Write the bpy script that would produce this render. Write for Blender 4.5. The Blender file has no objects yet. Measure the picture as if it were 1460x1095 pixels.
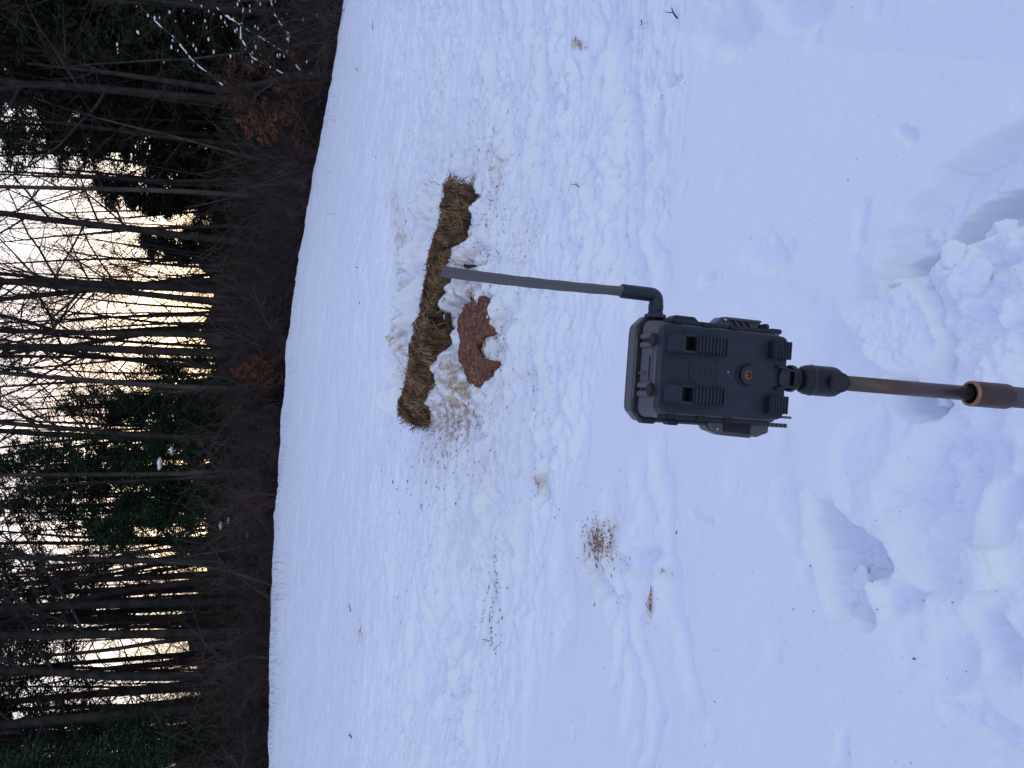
import bpy, bmesh, math, random
import numpy as np
from mathutils import Vector, Matrix, Euler

C = bpy.context.scene
COL = C.collection
R = math.radians
PITCH = R(11.0)
EYE = np.array([0.0, 0.0, 1.5])
FPX = 1054.4                      # focal length in photo pixels (1460 wide)

# ------------------------------------------------------------------ camera
cam_d = bpy.data.cameras.new('camera')
cam_d.sensor_width = 36.0; cam_d.lens = 26.0
cam_d.clip_start = 0.02; cam_d.clip_end = 3000
cam = bpy.data.objects.new('camera', cam_d); COL.objects.link(cam)
FWD = np.array([0, math.cos(PITCH), -math.sin(PITCH)])
XC = np.array([0, -math.sin(PITCH), -math.cos(PITCH)])     # picture right = down
YC = np.array([1.0, 0, 0])                                  # picture up = world right
m = Matrix(((XC[0], YC[0], -FWD[0], EYE[0]), (XC[1], YC[1], -FWD[1], EYE[1]),
            (XC[2], YC[2], -FWD[2], EYE[2]), (0, 0, 0, 1)))
cam.matrix_world = m
C.camera = cam
cam_d.dof.use_dof = False

# ------------------------------------------------------------------ world, sun, exposure
SUN_EL, SUN_AZ = R(4.0), R(-2.0)
w = bpy.data.worlds.new("World"); C.world = w; w.use_nodes = True
nt = w.node_tree; nt.nodes.clear()
out = nt.nodes.new('ShaderNodeOutputWorld'); bg = nt.nodes.new('ShaderNodeBackground')
sky = nt.nodes.new('ShaderNodeTexSky'); sky.sky_type = 'NISHITA'; sky.sun_disc = False
sky.sun_elevation = SUN_EL; sky.sun_rotation = SUN_AZ
sky.air_density = 1.0; sky.dust_density = 1.2; sky.ozone_density = 2.0
mix = nt.nodes.new('ShaderNodeMixRGB'); mix.blend_type = 'MULTIPLY'; mix.inputs[0].default_value = 1
mix.inputs[2].default_value = (1.08, 0.95, 0.88, 1)
veil = nt.nodes.new('ShaderNodeMixRGB'); veil.blend_type = 'ADD'; veil.inputs[0].default_value = 1     # thin even cloud veil
veil.inputs[2].default_value = (.52, .49, .72, 1)
tg = nt.nodes.new('ShaderNodeTexCoord'); sx = nt.nodes.new('ShaderNodeSeparateXYZ'); vr = nt.nodes.new('ShaderNodeValToRGB')
nt.links.new(tg.outputs['Generated'], sx.inputs[0]); nt.links.new(sx.outputs['Z'], vr.inputs[0])
vr.color_ramp.elements[0].position = .22; vr.color_ramp.elements[0].color = (.55, .47, .26, 1)
vr.color_ramp.elements[1].position = .62; vr.color_ramp.elements[1].color = (.55, .52, 1.02, 1)
nt.links.new(vr.outputs[0], veil.inputs[2])
nt.links.new(sky.outputs[0], mix.inputs[1]); nt.links.new(mix.outputs[0], veil.inputs[1]); nt.links.new(veil.outputs[0], bg.inputs[0])
nt.links.new(bg.outputs[0], out.inputs[0])
bg.inputs[1].default_value = 0.15
sd = bpy.data.lights.new('sun', 'SUN'); sd.energy = 0.5; sd.angle = R(10); sd.color = (1.0, 0.78, 0.55)
sun = bpy.data.objects.new('sun', sd); COL.objects.link(sun)
sv = Vector((math.sin(SUN_AZ) * math.cos(SUN_EL), math.cos(SUN_AZ) * math.cos(SUN_EL), math.sin(SUN_EL)))
sun.rotation_euler = sv.to_track_quat('Z', 'Y').to_euler(); sun.location = (0, 40, 30)
C.view_settings.view_transform = 'Standard'; C.view_settings.look = 'None'
C.view_settings.gamma = 1.0; C.view_settings.exposure = 1.7

# ------------------------------------------------------------------ helpers
rnd = random.Random(7)
def link(o, parent=None):
    COL.objects.link(o)
    if parent: o.parent = parent
    return o
def tag(o, label=None, cat=None, group=None, kind=None):
    if label: o['label'] = label
    if cat: o['category'] = cat
    if group: o['group'] = group
    if kind: o['kind'] = kind
    return o
def empty(name, loc=(0, 0, 0), parent=None):
    o = bpy.data.objects.new(name, None); o.empty_display_size = .1; o.location = loc
    return link(o, parent)

class MB:
    """collects verts/faces"""
    def __init__(s): s.v = []; s.f = []; s.n = 0
    def add(s, v, f):
        s.v.append(np.asarray(v, float).reshape(-1, 3)); n = s.n
        s.f.extend([tuple(i + n for i in q) for q in f]); s.n += len(s.v[-1])
    def tube(s, pts, rad, k=5, cap=False, ref=None):
        pts = np.asarray(pts, float); n = len(pts)
        rad = np.full(n, rad) if np.isscalar(rad) else np.asarray(rad, float)
        t = np.gradient(pts, axis=0); t /= np.linalg.norm(t, axis=1)[:, None] + 1e-9
        ref = np.array(ref) if ref else (np.array([0, 0, 1.0]) if abs(t[0][2]) < .8 else np.array([1.0, 0, 0]))
        a = np.cross(t, ref); a /= np.linalg.norm(a, axis=1)[:, None] + 1e-9
        b = np.cross(t, a)
        ang = np.arange(k) * 2 * math.pi / k
        ring = pts[:, None, :] + rad[:, None, None] * (a[:, None, :] * np.cos(ang)[None, :, None] + b[:, None, :] * np.sin(ang)[None, :, None])
        f = []
        for i in range(n - 1):
            for j in range(k):
                j2 = (j + 1) % k
                f.append((i * k + j, i * k + j2, (i + 1) * k + j2, (i + 1) * k + j))
        if cap: f.append(tuple(range(k))[::-1]); f.append(tuple((n - 1) * k + j for j in range(k)))
        s.add(ring.reshape(-1, 3), f)
    def box(s, c, d, rot=None):
        c = np.array(c, float); d = np.array(d, float) / 2
        v = np.array([(x, y, z) for x in (-1, 1) for y in (-1, 1) for z in (-1, 1)]) * d
        if rot is not None: v = v @ np.array(rot).T
        s.add(v + c, [(0, 1, 3, 2), (4, 6, 7, 5), (0, 4, 5, 1), (2, 3, 7, 6), (0, 2, 6, 4), (1, 5, 7, 3)])
    def prism(s, poly, axis, lo, hi):
        """poly in the two other axes, extruded along axis from lo to hi"""
        n = len(poly); v = []
        for h in (lo, hi):
            for p in poly:
                q = list(p); q.insert(axis, h); v.append(q)
        f = [tuple(range(n)), tuple(range(2 * n - 1, n - 1, -1))]
        for i in range(n):
            j = (i + 1) % n; f.append((i, i + n, j + n, j))
        s.add(v, f)
    def mesh(s, name):
        me = bpy.data.meshes.new(name)
        v = np.concatenate(s.v) if s.v else np.zeros((0, 3))
        me.from_pydata(v.tolist(), [], s.f); me.update(); return me
    def build(s, name, mat, parent=None, bevel=0, smooth=False, seg=2):
        me = s.mesh(name)
        if bevel:
            bm = bmesh.new(); bm.from_mesh(me)
            bmesh.ops.remove_doubles(bm, verts=bm.verts, dist=1e-6)
            bmesh.ops.recalc_face_normals(bm, faces=bm.faces)
            es = [e for e in bm.edges if len(e.link_faces) == 2 and e.calc_face_angle(0) > .45]
            bmesh.ops.bevel(bm, geom=es, offset=bevel, segments=seg, affect='EDGES', clamp_overlap=True)
            bm.to_mesh(me); bm.free()
        me.materials.append(mat)
        if smooth: me.polygons.foreach_set('use_smooth', [True] * len(me.polygons))
        return link(bpy.data.objects.new(name, me), parent)

def mat(name, col, rough=.6, noise=0, scale=20, col2=None, bump=0, bscale=60, metal=0, spec=.5, detail=4, subs=0):
    M = bpy.data.materials.new(name); M.use_nodes = True; n = M.node_tree
    p = n.nodes['Principled BSDF']; p.inputs['Base Color'].default_value = (*col, 1)
    p.inputs['Roughness'].default_value = rough; p.inputs['Metallic'].default_value = metal
    p.inputs['Specular IOR Level'].default_value = spec
    tc = n.nodes.new('ShaderNodeTexCoord')
    if col2:
        nz = n.nodes.new('ShaderNodeTexNoise'); nz.inputs['Scale'].default_value = scale; nz.inputs['Detail'].default_value = detail
        n.links.new(tc.outputs['Object'], nz.inputs['Vector'])
        rp = n.nodes.new('ShaderNodeValToRGB'); rp.color_ramp.elements[0].position = .35; rp.color_ramp.elements[1].position = .65
        rp.color_ramp.elements[0].color = (*col, 1); rp.color_ramp.elements[1].color = (*col2, 1)
        n.links.new(nz.outputs['Fac'], rp.inputs[0]); n.links.new(rp.outputs[0], p.inputs['Base Color'])
    if bump:
        nb = n.nodes.new('ShaderNodeTexNoise'); nb.inputs['Scale'].default_value = bscale; nb.inputs['Detail'].default_value = 5
        n.links.new(tc.outputs['Object'], nb.inputs['Vector'])
        bp = n.nodes.new('ShaderNodeBump'); bp.inputs['Strength'].default_value = bump; bp.inputs['Distance'].default_value = .01
        n.links.new(nb.outputs['Fac'], bp.inputs['Height']); n.links.new(bp.outputs[0], p.inputs['Normal'])
    return M

# gradient noise (2-D), vectorised
_pr = np.random.RandomState(11); _perm = _pr.permutation(4096)
_ga = _pr.rand(4096) * 2 * math.pi; _gx, _gy = np.cos(_ga), np.sin(_ga)
def pn(x, y, seed=0):
    xi = np.floor(x).astype(np.int64); yi = np.floor(y).astype(np.int64); xf = x - xi; yf = y - yi
    u = xf * xf * xf * (xf * (xf * 6 - 15) + 10); v = yf * yf * yf * (yf * (yf * 6 - 15) + 10)
    def g(a, b, fx, fy):
        h = _perm[(_perm[(a + seed * 57) & 4095] + b) & 4095]; return _gx[h] * fx + _gy[h] * fy
    n00 = g(xi, yi, xf, yf); n10 = g(xi + 1, yi, xf - 1, yf); n01 = g(xi, yi + 1, xf, yf - 1); n11 = g(xi + 1, yi + 1, xf - 1, yf - 1)
    return ((n00 * (1 - u) + n10 * u) * (1 - v) + (n01 * (1 - u) + n11 * u) * v) * 1.5
def fbm(x, y, oct=4, seed=0):
    s = 0; a = 1
    for i in range(oct):
        s = s + a * pn(x * 2 ** i + 13.7 * i, y * 2 ** i + 7.1 * i, seed + i); a *= .5
    return s
def cell(x, y, seed=0):
    """worley: distance to nearest point, and a random value of that cell"""
    xi = np.floor(x).astype(np.int64); yi = np.floor(y).astype(np.int64)
    best = np.full(x.shape, 9.0); val = np.zeros(x.shape); sec = np.full(x.shape, 9.0)
    for dx in (-1, 0, 1):
        for dy in (-1, 0, 1):
            h = _perm[(_perm[(xi + dx + seed * 31) & 4095] + yi + dy) & 4095]
            px = xi + dx + (_ga[h] / 6.2832); py = yi + dy + (_ga[(h * 7 + 5) & 4095] / 6.2832)
            d = np.hypot(x - px, y - py); c = d < best
            sec = np.where(c, best, np.minimum(sec, d)); best = np.where(c, d, best); val = np.where(c, _ga[(h * 3 + 1) & 4095] / 6.2832, val)
    return best, val, sec
def sst(a, b, x):
    t = np.clip((x - a) / (b - a), 0, 1); return t * t * (3 - 2 * t)

# ------------------------------------------------------------------ terrain
def pray(px, py):
    d = FWD + (px - 730) / FPX * XC + (547.5 - py) / FPX * YC
    return d / np.linalg.norm(d)
EDGE = [(0, 492), (120, 472), (250, 447), (400, 421), (500, 409), (640, 399), (800, 388), (950, 384), (1095, 382)]
_az, _te = [], []
for py, px in EDGE:
    d = pray(px, py); _az.append(math.atan2(d[0], d[1])); _te.append(d[2] / math.hypot(d[0], d[1]))
_o = np.argsort(_az); _az = np.array(_az)[_o]; _te = np.array(_te)[_o]
RC = 25.0
def qf(s):
    t = s - .9
    a = np.where(s < .9, s, .9 + t - 1.6 * t * t)
    pk = .9 + .3 - 1.6 * .09
    return np.where(s < 1.2, a, pk - .16 * sst(1.2, 1.7, s) + .0 * s)
def base(x, y):
    x = np.asarray(x, float); y = np.asarray(y, float)
    az = np.arctan2(x, y); r = np.hypot(x, y)
    te = np.interp(az, _az, _te)
    zc = (te * 25.3 + 1.5) / .995
    wgt = 1 - sst(R(50), R(125), np.abs(az))
    # foot of the slope (camera) gently flattened
    return zc * qf(r / RC) * wgt
def proj(x, y, z):
    """world -> photo pixel (used to author the snow relief where the photograph shows it)"""
    dy = y; dz = z - 1.5
    dep = dy * FWD[1] + dz * FWD[2]; dep = np.where(dep < .05, .05, dep)
    a = dy * XC[1] + dz * XC[2]
    return 730 + FPX * a / dep, 547.5 - FPX * x / dep
def polysd(px, py, poly):
    """signed distance (negative inside)"""
    P = np.array(poly, float); d = np.full(px.shape, 1e9); ins = np.zeros(px.shape, bool)
    for i in range(len(P)):
        a, b = P[i], P[(i + 1) % len(P)]; ex, ey = b - a
        wx, wy = px - a[0], py - a[1]; t = np.clip((wx * ex + wy * ey) / (ex * ex + ey * ey), 0, 1)
        d = np.minimum(d, (wx - ex * t) ** 2 + (wy - ey * t) ** 2)
        c = ((a[1] > py) != (b[1] > py)) & (px < (b[0] - a[0]) * (py - a[1]) / (b[1] - a[1] + 1e-9) + a[0])
        ins ^= c
    return np.sqrt(d) * np.where(ins, -1, 1)
def blob(px, py, cx, cy, rx, ry, rot=0, soft=.5):
    c, s = math.cos(rot), math.sin(rot); u = ((px - cx) * c + (py - cy) * s) / rx; v = (-(px - cx) * s + (py - cy) * c) / ry
    return 1 - sst(1 - soft, 1 + soft, np.hypot(u, v))
def groove(px, py, pts, wd, soft=.6, taper=40):
    Y = np.array([p[1] for p in pts], float); X = np.array([p[0] for p in pts], float)
    cx = np.interp(py, Y, X)
    return (1 - sst(1 - soft, 1 + soft, np.abs(px - cx) / wd)) * sst(Y[0] - taper, Y[0] + taper, py) * (1 - sst(Y[-1] - taper, Y[-1] + taper, py))

def relief(x, y, zb):
    """returns dz and stain mask"""
    r = np.hypot(x, y); px, py = proj(x, y, zb)
    front = (y > .3)
    wx = 14 * pn(x * 2.2, y * 2.2, 40) * np.clip(4 / (r + .5), .15, 2); wy = 14 * pn(x * 2.2, y * 2.2, 41) * np.clip(4 / (r + .5), .15, 2)
    X = px + wx; Y = py + wy
    nk = np.clip(3.2 / (r + .5), .2, 1.3)
    fx = X + nk * (12 * pn(x * 5, y * 5, 42) + 5 * pn(x * 16, y * 16, 44) + 1.6 * pn(x * 45, y * 45, 46)); fy = Y + nk * (12 * pn(x * 5, y * 5, 43) + 5 * pn(x * 16, y * 16, 45) + 1.6 * pn(x * 45, y * 45, 47))
    z = np.zeros_like(x)
    # broad undulation
    z += .03 * fbm(x * .45, y * .45, 3, 1) * np.clip(r / 4, .2, 1.4)
    # the trampled, crusted band
    bound = np.interp(py, [-200, 0, 330, 430, 520, 640, 720, 1095, 1300], [975, 970, 955, 900, 850, 830, 790, 735, 720])
    crust = (1 - sst(-35, 25, X - bound)) * sst(455, 640, px)
    a1 = 1 - np.abs(pn(x * 1.4, y * 3.8, 5)) * 2
    a2 = fbm(x * 2.8, y * 8.0, 4, 6)
    cb, cv, cs = cell(x * 6 + .6 * pn(x * 7, y * 7, 8), y * 11 + .6 * pn(x * 7, y * 7, 9), 2)
    a3 = fbm(x * 10, y * 20, 4, 7); var = .45 + 1.0 * sst(-.4, .5, fbm(x * .8, y * 1.2, 3, 18))
    z += crust * var * (.016 * a1 + .036 * a2 + .015 * a3 + .007 * sst(.62, .15, cb) * cv)
    cb2, cv2, cs2 = cell(x * 15, y * 24, 5)
    z += crust * var * .003 * (sst(.55, .1, cb2) * cv2 - .3)
    z -= crust * .028 * sst(.3, .75, fbm(x * 5, y * 14, 3, 17))
    z -= crust * .055 * sst(.15, .55, fbm(x * 1.0, y * 2.4, 3, 12))
    dimple = sst(.62, .95, fbm(x * 5, y * 8, 2, 15))
    z -= .03 * crust * dimple
    # far snow: mild, wind-pitted
    far = 1 - sst(455, 640, px)
    z += far * (.015 * fbm(x * 1.3, y * 1.6, 4, 20) + .012 * fbm(x * 4, y * 5, 3, 24))
    # smooth near snow
    near = sst(-15, 40, X - bound)
    z += near * (.004 * fbm(x * 3, y * 3, 3, 30) + .0012 * fbm(x * 16, y * 16, 2, 31))
    cb3, cv3, _ = cell(x * 3.3, y * 3.3, 9)
    z -= near * .008 * sst(.13, .04, cb3) * (cv3 > .45)
    F = lambda v: np.where(front, v, 0)
    # drag marks and grooves of the near left
    for pts, wd, dep in [([(933, 640), (950, 760), (962, 860), (985, 1000)], 13, .035), ([(868, 700), (880, 830), (905, 1060)], 9, .02),
                         ([(806, 760), (806, 830), (800, 930)], 11, .03), ([(843, 800), (852, 830), (862, 860)], 10, .05),
                         ([(880, 830), (876, 900), (868, 960)], 9, .03), ([(913, 870), (918, 950), (930, 1080)], 9, .03),
                         ([(905, 660), (908, 760), (912, 830)], 9, .018), ([(632, 850), (615, 930), (602, 1010)], 15, .09),
                         ([(668, 860), (650, 940), (640, 1040)], 12, .06), ([(680, 610), (664, 660), (655, 720)], 10, .06),
                         ([(745, 520), (750, 640), (740, 760)], 14, .03), ([(930, 250), (925, 330), (950, 400)], 14, .02),
                         ([(785, 120), (770, 200), (752, 330)], 15, .05), ([(835, 60), (820, 140), (812, 240)], 13, .04),
                         ([(905, 110), (890, 190), (880, 280)], 10, .03), ([(700, 60), (715, 160), (735, 260)], 13, .05)]:
        z -= F(dep * groove(fx, fy, pts, wd))
    # shallow dents
    for cx, cy, rx, ry, rot, dep in [(1036, 48, 34, 42, .5, .055), (1020, 30, 18, 22, .2, -.02), (946, 122, 8, 20, .6, .04), (922, 195, 14, 28, .1, .035), (1305, 187, 17, 8, 0, .016),
                                     (1018, 402, 16, 14, 0, .014), (1085, 378, 26, 18, 0, .022), (946, 283, 9, 12, .3, .014), (962, 304, 6, 6, 0, .01),
                                     (1237, 318, 12, 30, .3, .02), (1140, 10, 40, 26, 0, .03), (1325, 0, 16, 12, 0, .03), (870, 355, 22, 26, 0, .03),
                                     (1120, 470, 60, 45, 0, .012), (1201, 1075, 12, 22, -.2, .012), (905, 800, 28, 17, .3, .045), (925, 800, 20, 30, .1, .02), (1000, 735, 8, 10, 0, .01),
                                     (1090, 660, 40, 60, .1, .012), (1130, 720, 22, 40, 0, .016), (1155, 520, 30, 50, 0, .012), (1225, 410, 40, 40, 0, .01), (1300, 690, 30, 48, .2, .03), (1350, 620, 26, 44, -.3, .03), (1410, 640, 30, 40, .4, .03), (1230, 650, 26, 40, .1, .018), (1440, 720, 24, 50, 0, .03), (1340, 930, 34, 52, .3, .022), (1280, 930, 22, 38, -.2, .012)]:
        z -= F(dep * blob(fx, fy, cx, cy, rx, ry, rot, .45))
    rx_ = x + .03 * pn(x * 20, y * 20, 120); ry_ = y + .03 * pn(x * 20, y * 20, 121)
    rb_, rv_, rs_ = cell(rx_ * 15, ry_ * 15, 37); rubv = (rv_ - .4) * sst(0, .3, rs_ - rb_)
    # ---- big boot holes and broken snow close to the camera
    def pit(poly, dep, soft=9, lip=0, wob=1.0):
        nonlocal z
        d = polysd(px + (fx - px) * wob, py + (fy - py) * wob, poly)
        z -= F(dep * sst(soft, -soft, d))
        ins = F(sst(2, -14, d)) * (1 if dep > .1 else .4)
        z += ins * (.022 * fbm(x * 9, y * 9, 4, 111) + .016 * np.abs(fbm(x * 24, y * 24, 3, 113)) + .02 * rubv)
        if lip: z += F(lip * np.exp(-(d / 22) ** 2) * (d > 0))
    rough = F(sst(0, 60, -polysd(X, Y, [(1180, 420), (1300, 300), (1470, 180), (1900, 100), (1900, 1200), (1470, 1000), (1380, 980), (1300, 880), (1180, 880), (1160, 700), (1240, 560), (1200, 480)]) + 20))
    slab = F(sst(10, -12, polysd(X, Y, [(1205, 445), (1255, 425), (1318, 395), (1345, 425), (1372, 490), (1350, 530), (1290, 545), (1235, 500)])))
    rough = rough * (1 - .88 * slab)
    z += rough * (.020 * fbm(x * 3.6, y * 3.6, 4, 50) + .010 * fbm(x * 13, y * 13, 4, 54) * sst(-.3, .5, pn(x * 2.5, y * 2.5, 57)))
    crumbs, cvv, _ = cell(x * 26, y * 26, 33)
    z += rough * .010 * sst(.4, .1, crumbs) * sst(.55, .9, cvv) * sst(.0, .4, pn(x * 3, y * 3, 58))
    cb, cv, cs = cell(x * 5.5 + .5 * pn(x * 5, y * 5, 3), y * 5.5, 7)
    z += rough * .009 * (cv - .45) * sst(.0, .3, cs - cb)
    pit([(1475, 180), (1395, 208), (1350, 235), (1305, 290), (1268, 345), (1252, 395), (1262, 425), (1300, 405), (1335, 385), (1390, 350), (1475, 320), (1600, 300), (1600, 150)], .08, 13, 0, .45)
    pit([(1475, 262), (1400, 272), (1355, 300), (1318, 342), (1272, 372), (1260, 412), (1300, 400), (1345, 378), (1390, 345), (1475, 312), (1600, 300), (1600, 240)], .10, 6, 0, .5)
    pit([(1284, 388), (1312, 380), (1322, 400), (1292, 412)], -.05, 4)
    pit([(1205, 445), (1255, 425), (1318, 395), (1345, 425), (1372, 490), (1350, 530), (1290, 545), (1235, 500)], -.06, 7, 0, .5)
    # tossed chunks right of the trench
    ch = F(sst(20, -25, polysd(X, Y, [(1322, 388), (1350, 368), (1400, 340), (1470, 300), (1700, 280), (1700, 560), (1440, 560), (1385, 500), (1350, 440)])))
    cb, cv, cs = cell(x * 11 + .5 * pn(x * 9, y * 9, 3), y * 11 + .5 * pn(x * 9, y * 9, 4), 17)
    wx_ = x + .05 * pn(x * 14, y * 14, 61); wy_ = y + .05 * pn(x * 14, y * 14, 62)
    cb, cv, cs = cell(wx_ * 8, wy_ * 8, 17); cb2, cv2, cs2 = cell(wx_ * 19, wy_ * 19, 19)
    z += ch * (.05 + .030 * cv * sst(0, .6, cs - cb) + .004 * cv2 * sst(0, .5, cs2 - cb2) + .055 * fbm(x * 4.5, y * 4.5, 3, 60) + .012 * np.abs(fbm(x * 22, y * 22, 3, 63)))
    pit([(1166, 716), (1190, 712), (1222, 738), (1250, 770), (1262, 800), (1225, 818), (1236, 862), (1215, 880), (1180, 872), (1166, 830), (1160, 770)], .12, 20, .01)
    pit([(1172, 824), (1206, 812), (1240, 818), (1248, 868), (1196, 880), (1176, 860)], -.05, 13)
    pit([(1245, 822), (1290, 835), (1318, 850), (1300, 865), (1262, 862)], .04, 13)
    pit([(1258, 560), (1300, 566), (1326, 590), (1318, 618), (1285, 612), (1262, 596)], .09, 12, .01)
    pit([(1290, 585), (1312, 582), (1318, 602), (1298, 606)], -.05, 3)
    pit([(1270, 700), (1320, 640), (1385, 640), (1400, 760), (1370, 850), (1325, 850), (1300, 790)], .045, 16)
    pit([(1405, 800), (1428, 782), (1452, 790), (1456, 836), (1432, 842)], -.04, 6)
    pit([(1385, 880), (1420, 876), (1450, 930), (1442, 972), (1402, 950), (1388, 920)], .055, 18)
    pit([(1330, 1000), (1380, 990), (1420, 1030), (1470, 1060), (1470, 1085), (1400, 1065), (1345, 1030)], .022, 10)
    # hollow the wattles lie in, with the snow bank pushed up behind them
    z += F(.19 * groove(px + 8 * pn(x * 5, y * 5, 72) + 4 * pn(x * 18, y * 18, 73), py, [(628, 262), (608, 350), (597, 440), (590, 500), (574, 590)], 13, .8, 14) * (.7 + .8 * pn(x * 4, y * 4, 70)))
    z += F(.10 * groove(px + 6 * pn(x * 7, y * 7, 74) + 3 * pn(x * 18, y * 18, 75), py, [(690, 330), (672, 350), (650, 390), (642, 440)], 9, .9, 14) * sst(-.1, .5, pn(x * 4, y * 4, 76) + .25))
    z += F(.07 * groove(px + 6 * pn(x * 7, y * 7, 77) + 3 * pn(x * 18, y * 18, 78), py, [(646, 470), (638, 510), (628, 560), (618, 600)], 7, .9, 10) * sst(-.1, .5, pn(x * 5, y * 5, 79) + .1))
    lump = fbm(x * 7, y * 7, 4, 71)
    zone = F(blob(px, py, 650, 430, 75, 200, -.12, .35))
    z += zone * .05 * lump * (1 - .7 * F(blob(px, py, 678, 488, 30, 62, 0, .4)))
    z -= F(.03 * blob(px, py, 676, 488, 20, 58, 0, .4))
    cb, cv, cs = cell(x * 12, y * 12, 23)
    z += zone * (1 - .8 * F(blob(px, py, 678, 488, 28, 60, 0, .4))) * .045 * (cv - .35) * sst(.55, .15, cb)
    z += F(.10 * blob(fx, fy, 612, 461, 22, 8, .2, .5))         # snow bridging the gap between both rolls
    z += F(.07 * blob(fx, fy, 688, 498, 14, 12, 0, .5)) * 0
    z -= F(.08 * blob(fx, fy, 660, 447, 14, 18, .3, .5)) + F(.10 * blob(fx, fy, 667, 381, 6, 6, 0, .5)) + F(.05 * blob(fx, fy, 677, 275, 6, 8, 0, .5))
    z -= F(.06 * blob(fx, fy, 648, 600, 30, 30, 0, .6))
    # stain: soil and straw dust trodden into the snow
    s1 = fbm(x * 9, y * 14, 4, 80); s2 = fbm(x * 26, y * 34, 3, 84)
    st = 0.0
    for cx, cy, rx, ry, rot, k in [(668, 430, 30, 150, -.1, .95), (645, 590, 34, 52, .2, 1.1), (660, 545, 34, 66, 0, 1.1), (706, 245, 6, 60, 0, .7), (582, 430, 11, 170, -.12, .95),
                                   (625, 650, 36, 40, 0, .6), (848, 775, 20, 34, .5, 1.0), (850, 790, 26, 50, .3, .5), (926, 862, 5, 22, 0, 1.0), (766, 690, 10, 20, 0, .8), (705, 850, 9, 60, 0, .3),
                                   (694, 465, 22, 60, 0, .9), (820, 63, 8, 8, 0, .9), (516, 905, 6, 20, 0, .45), (755, 540, 30, 60, 0, .35), (660, 745, 20, 60, 0, .35), (690, 640, 30, 80, 0, .4),
                                   (740, 350, 14, 160, 0, .35), (938, 818, 6, 8, 0, .7)]:
        st = np.maximum(st, k * blob(px, py, cx, cy, rx, ry, rot, .8))
    soft = F(np.clip(np.maximum(st, .8 * blob(px, py, 665, 470, 62, 230, -.1, .9)), 0, 1)) * (.24 + .16 * s1)
    st = np.maximum(F(st) * sst(-.15, .75, s1 * .7 + s2 * .55 + (st - .5) * .9) * .85, soft)
    return z, st

def ground(x, y):
    x = np.atleast_1d(np.asarray(x, float)); y = np.atleast_1d(np.asarray(y, float))
    zb = base(x, y); return zb + relief(x, y, zb)[0] * (1 - sst(24, 27, np.hypot(x, y)) * .7)
def gz(x, y): return float(ground(x, y)[0])
def at(px, py, lift=0.0):
    """where the sight line meets the smooth slope raised by lift"""
    d = pray(px, py); t = 1.2
    for _ in range(4000):
        p = EYE + d * t
        h = p[2] - float(base(p[0], p[1])) - lift
        if h < 0: break
        t += max(.004, h * .4)
    return p

# ------------------------------------------------------------------ materials
def snow_material():
    M = bpy.data.materials.new('snow'); M.use_nodes = True; n = M.node_tree; p = n.nodes['Principled BSDF']
    p.inputs['Roughness'].default_value = .55; p.inputs['Specular IOR Level'].default_value = .25
    p.inputs['Subsurface Weight'].default_value = 0.0
    tc = n.nodes.new('ShaderNodeTexCoord')
    at_ = n.nodes.new('ShaderNodeAttribute'); at_.attribute_name = 'stain'
    nz = n.nodes.new('ShaderNodeTexNoise'); nz.inputs['Scale'].default_value = 30; nz.inputs['Detail'].default_value = 6
    n.links.new(tc.outputs['Object'], nz.inputs['Vector'])
    rp = n.nodes.new('ShaderNodeValToRGB'); rp.color_ramp.elements[0].color = (.30, .19, .10, 1); rp.color_ramp.elements[1].color = (.55, .42, .30, 1)
    rp.color_ramp.elements[0].position = .4; rp.color_ramp.elements[1].position = .6
    n.links.new(nz.outputs['Fac'], rp.inputs[0])
    mx = n.nodes.new('ShaderNodeMixRGB'); mx.inputs[1].default_value = (.86, .885, .93, 1)
    n.links.new(at_.outputs['Fac'], mx.inputs[0]); n.links.new(rp.outputs[0], mx.inputs[2])
    fr = n.nodes.new('ShaderNodeAttribute'); fr.attribute_name = 'litter'
    nl = n.nodes.new('ShaderNodeTexNoise'); nl.inputs['Scale'].default_value = .8; nl.inputs['Detail'].default_value = 8; nl.inputs['Roughness'].default_value = .7
    n.links.new(tc.outputs['Object'], nl.inputs['Vector'])
    mm = n.nodes.new('ShaderNodeMath'); mm.operation = 'MULTIPLY_ADD'; mm.inputs[1].default_value = 9; mm.inputs[2].default_value = -3.6
    n.links.new(nl.outputs['Fac'], mm.inputs[0])
    cl = n.nodes.new('ShaderNodeClamp'); n.links.new(mm.outputs[0], cl.inputs[0])
    m2 = n.nodes.new('ShaderNodeMath'); m2.operation = 'MULTIPLY'; n.links.new(cl.outputs[0], m2.inputs[0]); n.links.new(fr.outputs['Fac'], m2.inputs[1])
    mx2 = n.nodes.new('ShaderNodeMixRGB'); mx2.inputs[2].default_value = (.06, .04, .028, 1)
    n.links.new(mx.outputs[0], mx2.inputs[1]); n.links.new(m2.outputs[0], mx2.inputs[0])
    n.links.new(mx2.outputs[0], p.inputs['Base Color'])
    n1 = n.nodes.new('ShaderNodeTexNoise'); n1.inputs['Scale'].default_value = 45; n1.inputs['Detail'].default_value = 6; n1.inputs['Roughness'].default_value = .6
    n.links.new(tc.outputs['Object'], n1.inputs['Vector'])
    bp = n.nodes.new('ShaderNodeBump'); bp.inputs['Strength'].default_value = .35; bp.inputs['Distance'].default_value = .01
    n.links.new(n1.outputs['Fac'], bp.inputs['Height']); n.links.new(bp.outputs[0], p.inputs['Normal'])
    return M
SNOW = snow_material()
M_clump = mat('clean_snow', (.86, .885, .93), .55, bump=.3, bscale=40, spec=.25)
M_bark = mat('bark', (.014, .012, .012), .9, col2=(.038, .032, .030), scale=3, bump=.5, bscale=25, spec=.2)
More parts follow.
